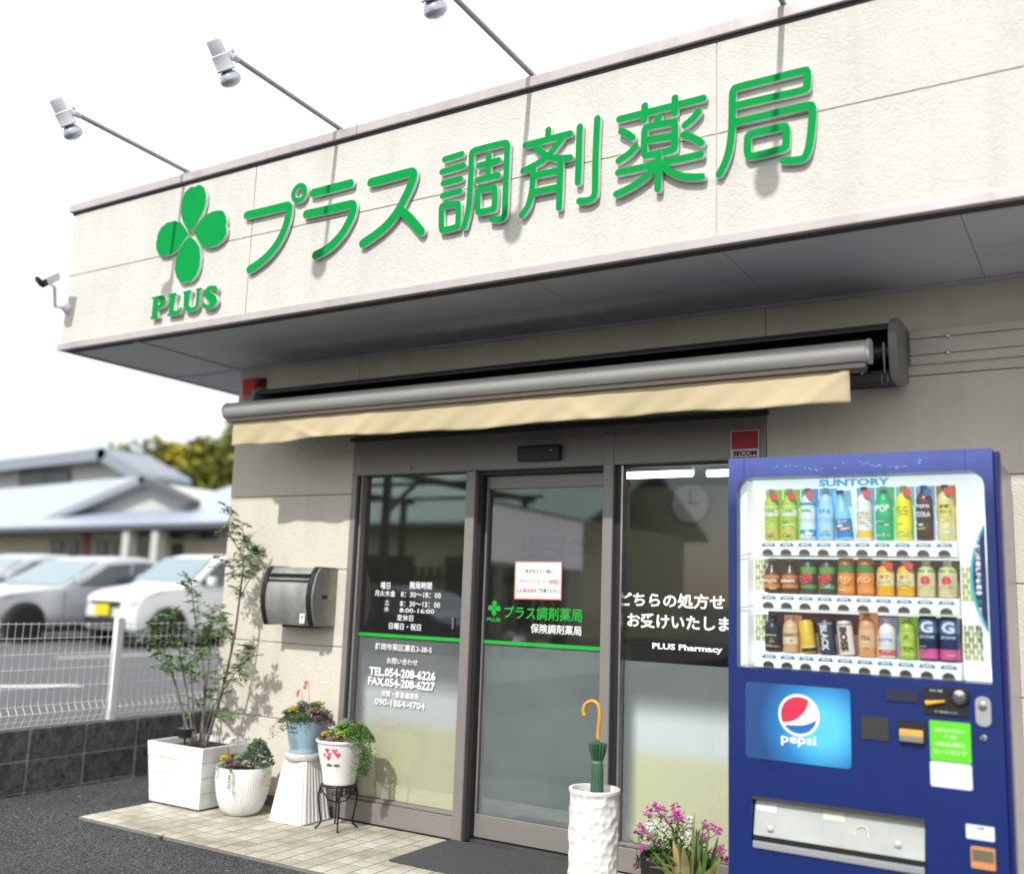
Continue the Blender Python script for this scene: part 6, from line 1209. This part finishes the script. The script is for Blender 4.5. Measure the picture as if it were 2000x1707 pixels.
slab('roof', [WW(1140, 700, 12), WW(1720, 690, 12), WW(1720, 480, 14), WW(1380, 585, 14)], .05, M_hroof, hA)
for a, b, m in (((200, 782), (1025, 430), M_rake), ((1020, 432), (1345, 595), M_hdk)):
    pa_, pb_ = HP([a, b], 11.6); curve_mesh('rake_board', stroke_loops([np.array(pa_), np.array(pb_)], .18), 11.6, .4, m, hA)
slab('eaves_board', [WW(-300, 822, 11.02), WW(1720, 775, 11.02), WW(1720, 800, 11.9), WW(-300, 840, 11.9)], .08, M_hdk, hA)
for (xa, ya, xb, yb), m in (((380, 880, 450, 975), M_hwin), ((500, 880, 560, 975), M_hwin), ((700, 880, 770, 990), M_hwin), ((820, 880, 890, 990), M_hwin), ((1010, 800, 1090, 1010), M_hwin), ((1240, 800, 1560, 860), M_hwin), ((1250, 900, 1310, 980), M_hwin)):
    f_ = curve_mesh('window', [HP([(xa - 10, ya - 8), (xb + 10, ya - 8), (xb + 10, yb + 8), (xa - 10, yb + 8)], 11.97)], 11.96, .04, M_hdk, hA); curve_mesh('pane', [HP([(xa, ya), (xb, ya), (xb, yb), (xa, yb)], 11.95)], 11.945, .01, m, f_)
curve_mesh('door', [HP([(595, 830), (650, 830), (650, 1000), (595, 1000)], 11.96)], 11.95, .04, mat('red_brown_door', (.28, .10, .08), .7), hA)
for x in (930, 1140): MB().box(*(lambda p: (p[0] - .12, p[0] + .12, 11.1, 11.34))(W(*zb(x, 900), 11.2)), .336, 2.55).build('porch_post', M_hgr, hA)
hB = thing('house', 'two-storey pale house with shallow grey gable roof rising behind the cream house', 'house', (-22, 17, .33))
curve_mesh('wall', [HP([(-300, 380), (780, 275), (890, 300), (1040, 420), (1040, 1200), (-300, 1200)], 17.5)], 17.5, 1.4, M_hgr, hB)
for a, b in (((-300, 375), (790, 252)), ((780, 255), (1070, 425))):
    pa_, pb_ = HP([a, b], 17.2); curve_mesh('roof', stroke_loops([np.array(pa_), np.array(pb_)], .42), 16.9, 2.0, mat('blue_grey_roof', (.26, .29, .34), .6), hB)
f_ = curve_mesh('window', [HP([(140, 375), (510, 360), (510, 495), (140, 500)], 17.45)], 17.44, .05, M_hdk, hB); curve_mesh('pane', [HP([(155, 385), (320, 380), (320, 488), (155, 490)], 17.43)], 17.425, .01, M_hwin, f_); curve_mesh('pane', [HP([(335, 380), (495, 374), (495, 484), (335, 488)], 17.43)], 17.425, .01, M_hwin, f_)

# ================================================================== trees and hills beyond
rt2 = random.Random(51)
M_far = [mat('far_leaf_%d' % i, c, .7, var=.2, vs=1.) for i, c in enumerate([(.19, .21, .02), (.36, .32, .02), (.12, .15, .02), (.48, .40, .03), (.24, .24, .04)])]
def far_tree(c, R, H, pal, label, n=4200):
    t = thing('broadleaf_tree', label, 'tree', (c[0], c[1], c[2] - H), 'trees rising behind the houses')
    MB().tube([(c[0], c[1], c[2] - H), (c[0] + .2, c[1], c[2] - H * .5), (c[0], c[1], c[2])], [.35, .28, .12], 8).tube([(c[0] + .1, c[1], c[2] - H * .45), (c[0] + R * .5, c[1], c[2])], [.2, .06], 6).tube([(c[0] + .1, c[1], c[2] - H * .4), (c[0] - R * .5, c[1] - .5, c[2] + .3)], [.2, .06], 6).build('trunk', M_bark, t)
    mb = MB(); lob = [(rt2.gauss(0, .45) * R, rt2.gauss(0, .4) * R, rt2.gauss(0, .4) * R, rt2.uniform(.35, .6) * R, rt2.choice(pal)) for _ in range(14)]
    for k in range(n):
        lx, ly, lz, lr, m = rt2.choice(lob); d = Vector((rt2.gauss(0, 1), rt2.gauss(0, 1), rt2.gauss(0, 1))).normalized(); p = Vector((c[0] + lx, c[1] + ly, c[2] + lz)) + d * lr * rt2.uniform(.55, 1.05)
        leaf(mb, p, d + Vector((rt2.uniform(-1, 1), rt2.uniform(-1, 1), rt2.uniform(-1, .5))), Vector((rt2.uniform(-1, 1), rt2.uniform(-1, 1), 1)), rt2.uniform(.3, .55), rt2.uniform(.12, .22), m if rt2.random() < .75 else rt2.choice(pal))
    mb.build('crown', M_far, t, fixn=False)
LBT = {0: 'olive green broadleaf tree in the thicket behind the houses', 1: 'golden yellow broadleaf tree in the thicket behind the houses', 2: 'darker green broadleaf tree in the thicket behind the houses'}
PALT = {0: [0, 4, 1], 1: [1, 3, 3, 0], 2: [2, 0, 4]}
for k, (x, y, c) in enumerate([(1000, 450, 0), (1110, 400, 2), (1220, 360, 1), (1330, 345, 0), (1440, 315, 2), (1550, 300, 2), (1660, 290, 0), (1780, 290, 2), (1060, 540, 0), (1170, 500, 1), (1290, 480, 0), (1400, 470, 1), (1510, 450, 1), (1620, 430, 0), (1740, 430, 0), (1230, 600, 2), (1350, 590, 1), (1480, 580, 2), (1600, 560, 0), (1720, 560, 2)]):
    p = W(*zb(x + 30, y + 40), 36 + rt2.uniform(-3, 4)); far_tree(p, 1.75, max(3, p[2]), PALT[c], LBT[c], 1500)
hm = MB(); Vh = []; nH = 70
prof_ = lambda u: 22 + 9 * math.sin(u * 5) + 5 * math.sin(u * 13 + 1) + 2 * math.sin(u * 31)
for k in range(nH + 1):
    u = k / nH; x = -420 + 640 * u; h_ = prof_(u); Vh += [(x, 240 + 20 * math.sin(u * 9), -1), (x, 262 + 20 * math.sin(u * 9), h_ * .6), (x, 290, h_), (x, 330, -1)]
hm.add(Vh, [(4 * k + j, 4 * k + 4 + j, 4 * k + 5 + j, 4 * k + 1 + j) for k in range(nH) for j in range(3)])
hl = hm.build('hills', mat('wooded_hill', (.05, .075, .04), .95, var=.4, vs=.06), smooth=0, fixn=False); hl['kind'] = 'structure'

# ================================================================== across the road (seen mirrored in the glass)
GYm = .06
def MR(x, y, D):
    q = W(x, y, GYm + D); return Vector((q[0], GYm - D, q[2]))
A_, B_2, C_, D_2 = MR(952, 985, 8), MR(1120, 1020, 11.3), MR(948, 1096, 8), MR(1118, 1112, 11.3)
t = thing('roadside_sign', 'white freestanding pharmacy sign board facing the shop, reflected in the door', 'sign', ((A_.x + B_2.x) / 2, (A_.y + B_2.y) / 2, 0))
zt_, zb_ = (A_.z + B_2.z) / 2, (C_.z + D_2.z) / 2; u = Vector((A_.x - B_2.x, A_.y - B_2.y, 0)); Ls = u.length; u.normalize(); nrm = Vector((u.y, -u.x, 0))
if nrm.y < 0: nrm = -nrm
b0 = Vector((B_2.x, B_2.y, 0))
def SB(a, z, d): return b0 + u * a + Vector((0, 0, z)) + nrm * d
def sbox(nm, a0, a1, z0, z1, d0, d1, m): return MB().add([SB(a, z, d) for a in (a0, a1) for d in (d0, d1) for z in (z0, z1)], [(0, 1, 3, 2), (4, 6, 7, 5), (0, 4, 5, 1), (2, 3, 7, 6), (0, 2, 6, 4), (1, 5, 7, 3)]).build(nm, m, t)
sbox('board', -.1, Ls + .4, zb_, zt_, -.12, 0, mat('sign_board_added_glow', (.80, .82, .86), .5, emit=(.8, .82, .86), es=.95)); sbox('frame', -.13, Ls + .43, zt_, zt_ + .06, -.14, .02, M_steel); sbox('frame', -.13, Ls + .43, zb_ - .06, zb_, -.14, .02, M_steel)  # board glow is added, so that its reflection shows in the door glass
for a in (.4, Ls - .3): sbox('post', a, a + .1, -.01, zb_ - .06, -.11, -.01, M_steel)
def stext(body, a0, a1, z, h_, m):
    me = text_mesh(body, .02); co = np.array([v.co[:] for v in me.vertices]); lo, hi = co.min(0), co.max(0); o0 = ORG[t.name]
    for v in me.vertices: v.co = SB(a0 + (v.co.x - lo[0]) / (hi[0] - lo[0]) * (a1 - a0), z + (v.co.y - lo[1]) / (hi[1] - lo[1]) * h_, .003) - o0
    me.update(); link('lettering', me, m, t)
Hs = zt_ - zb_
stext('プラス調剤薬局', Ls * .24, Ls * 1.02, zb_ + Hs * .40, Hs * .36, M_gtext); stext('PLUS', Ls * .06, Ls * .17, zb_ + Hs * .12, Hs * .12, M_gtext)
mb = MB(); cS = (Ls * .11, zb_ + Hs * .52)
for k in range(4):
    an = k * math.pi / 2; pts = [SB(cS[0] + Hs * (.015 + .12) * math.cos(an) + Hs * .11 * math.cos(a), cS[1] + Hs * .135 * math.sin(an) + Hs * .11 * math.sin(a), .004 + .001 * k) for a in [q * .5236 for q in range(12)]]
    MB().add(pts, [tuple(range(12))]).build('clover_leaf', M_gtext, t, fixn=False)
h3 = thing('house', 'cream house with green roof across the road, reflected in the left window', 'house', (-9, -17, 0))
MB().box(-16, -5.5, -22, -15.5, -.02, 3.1).build('wall', mat('opposite_house_wall', (.70, .66, .44), .8), h3)
slab('roof', [(-16.6, -14.7, 3.0), (-5., -14.7, 3.0), (-5., -18.7, 4.6), (-16.6, -18.7, 4.6)], .1, mat('teal_roof', (.48, .70, .64), .5), h3); slab('roof', [(-16.6, -22.7, 3.0), (-5., -22.7, 3.0), (-5., -18.7, 4.6), (-16.6, -18.7, 4.6)], .1, MATS['teal_roof'], h3)
for x in (-13.5, -11, -8.4): MB().box(x - .8, x + .8, -15.5, -15.44, .9, 2.2).build('window', M_hwin, h3); 
fc = thing('slat_fence', 'dark slatted fence across the road in front of the cream house', 'fence', (-9, -12.6, 0))
for k in range(44): MB().box(-14 + k * .22, -14 + k * .22 + .12, -12.62, -12.58, .2, 1.85).build('slat', M_dkp, fc)
MB().box(-14, -4.3, -12.68, -12.63, 1.55, 1.65).build('rail', M_dkp, fc); MB().box(-14, -4.3, -12.68, -12.63, .4, .5).build('rail', M_dkp, fc)
cpt = thing('carport', 'dark-framed carport with ribbed translucent roof across the road', 'carport', (-7, -10, 0))
for x in (-10.6, -7.6, -4.7):
    for y in (-7.4, -11.6): MB().box(x - .05, x + .05, y - .05, y + .05, -.01, 3.1).build('post', M_dkp, cpt)
    MB().box(x - .05, x + .05, -11.9, -7.1, 3.1, 3.2).build('beam', M_dkp, cpt)
    MB().tube([(x, -7.4, 2.5), (x, -8.2, 3.1)], .04, 6).build('brace', M_dkp, cpt)
for y in (-7.1, -9.5, -11.9): MB().box(-10.8, -4.5, y - .04, y + .04, 3.2, 3.26).build('purlin', M_dkp, cpt)
M_cpr = bpy.data.materials.new('carport_sheet'); M_cpr.use_nodes = True; tt = M_cpr.node_tree; tt.nodes.clear(); o_ = tt.nodes.new('ShaderNodeOutputMaterial'); tl = tt.nodes.new('ShaderNodeBsdfTranslucent'); tl.inputs[0].default_value = (.62, .82, .78, 1); df_ = tt.nodes.new('ShaderNodeBsdfDiffuse'); df_.inputs[0].default_value = (.6, .75, .72, 1); mx_ = tt.nodes.new('ShaderNodeMixShader'); mx_.inputs[0].default_value = .25
tt.links.new(tl.outputs[0], mx_.inputs[1]); tt.links.new(df_.outputs[0], mx_.inputs[2]); tt.links.new(mx_.outputs[0], o_.inputs[0])
for k in range(29): MB().add([(-10.85 + k * .22, -12, 3.27), (-10.85 + k * .22 + .19, -12, 3.27), (-10.85 + k * .22 + .19, -7, 3.27), (-10.85 + k * .22, -7, 3.27)], [(0, 1, 2, 3)]).build('roof_sheet', M_cpr, cpt, fixn=False)
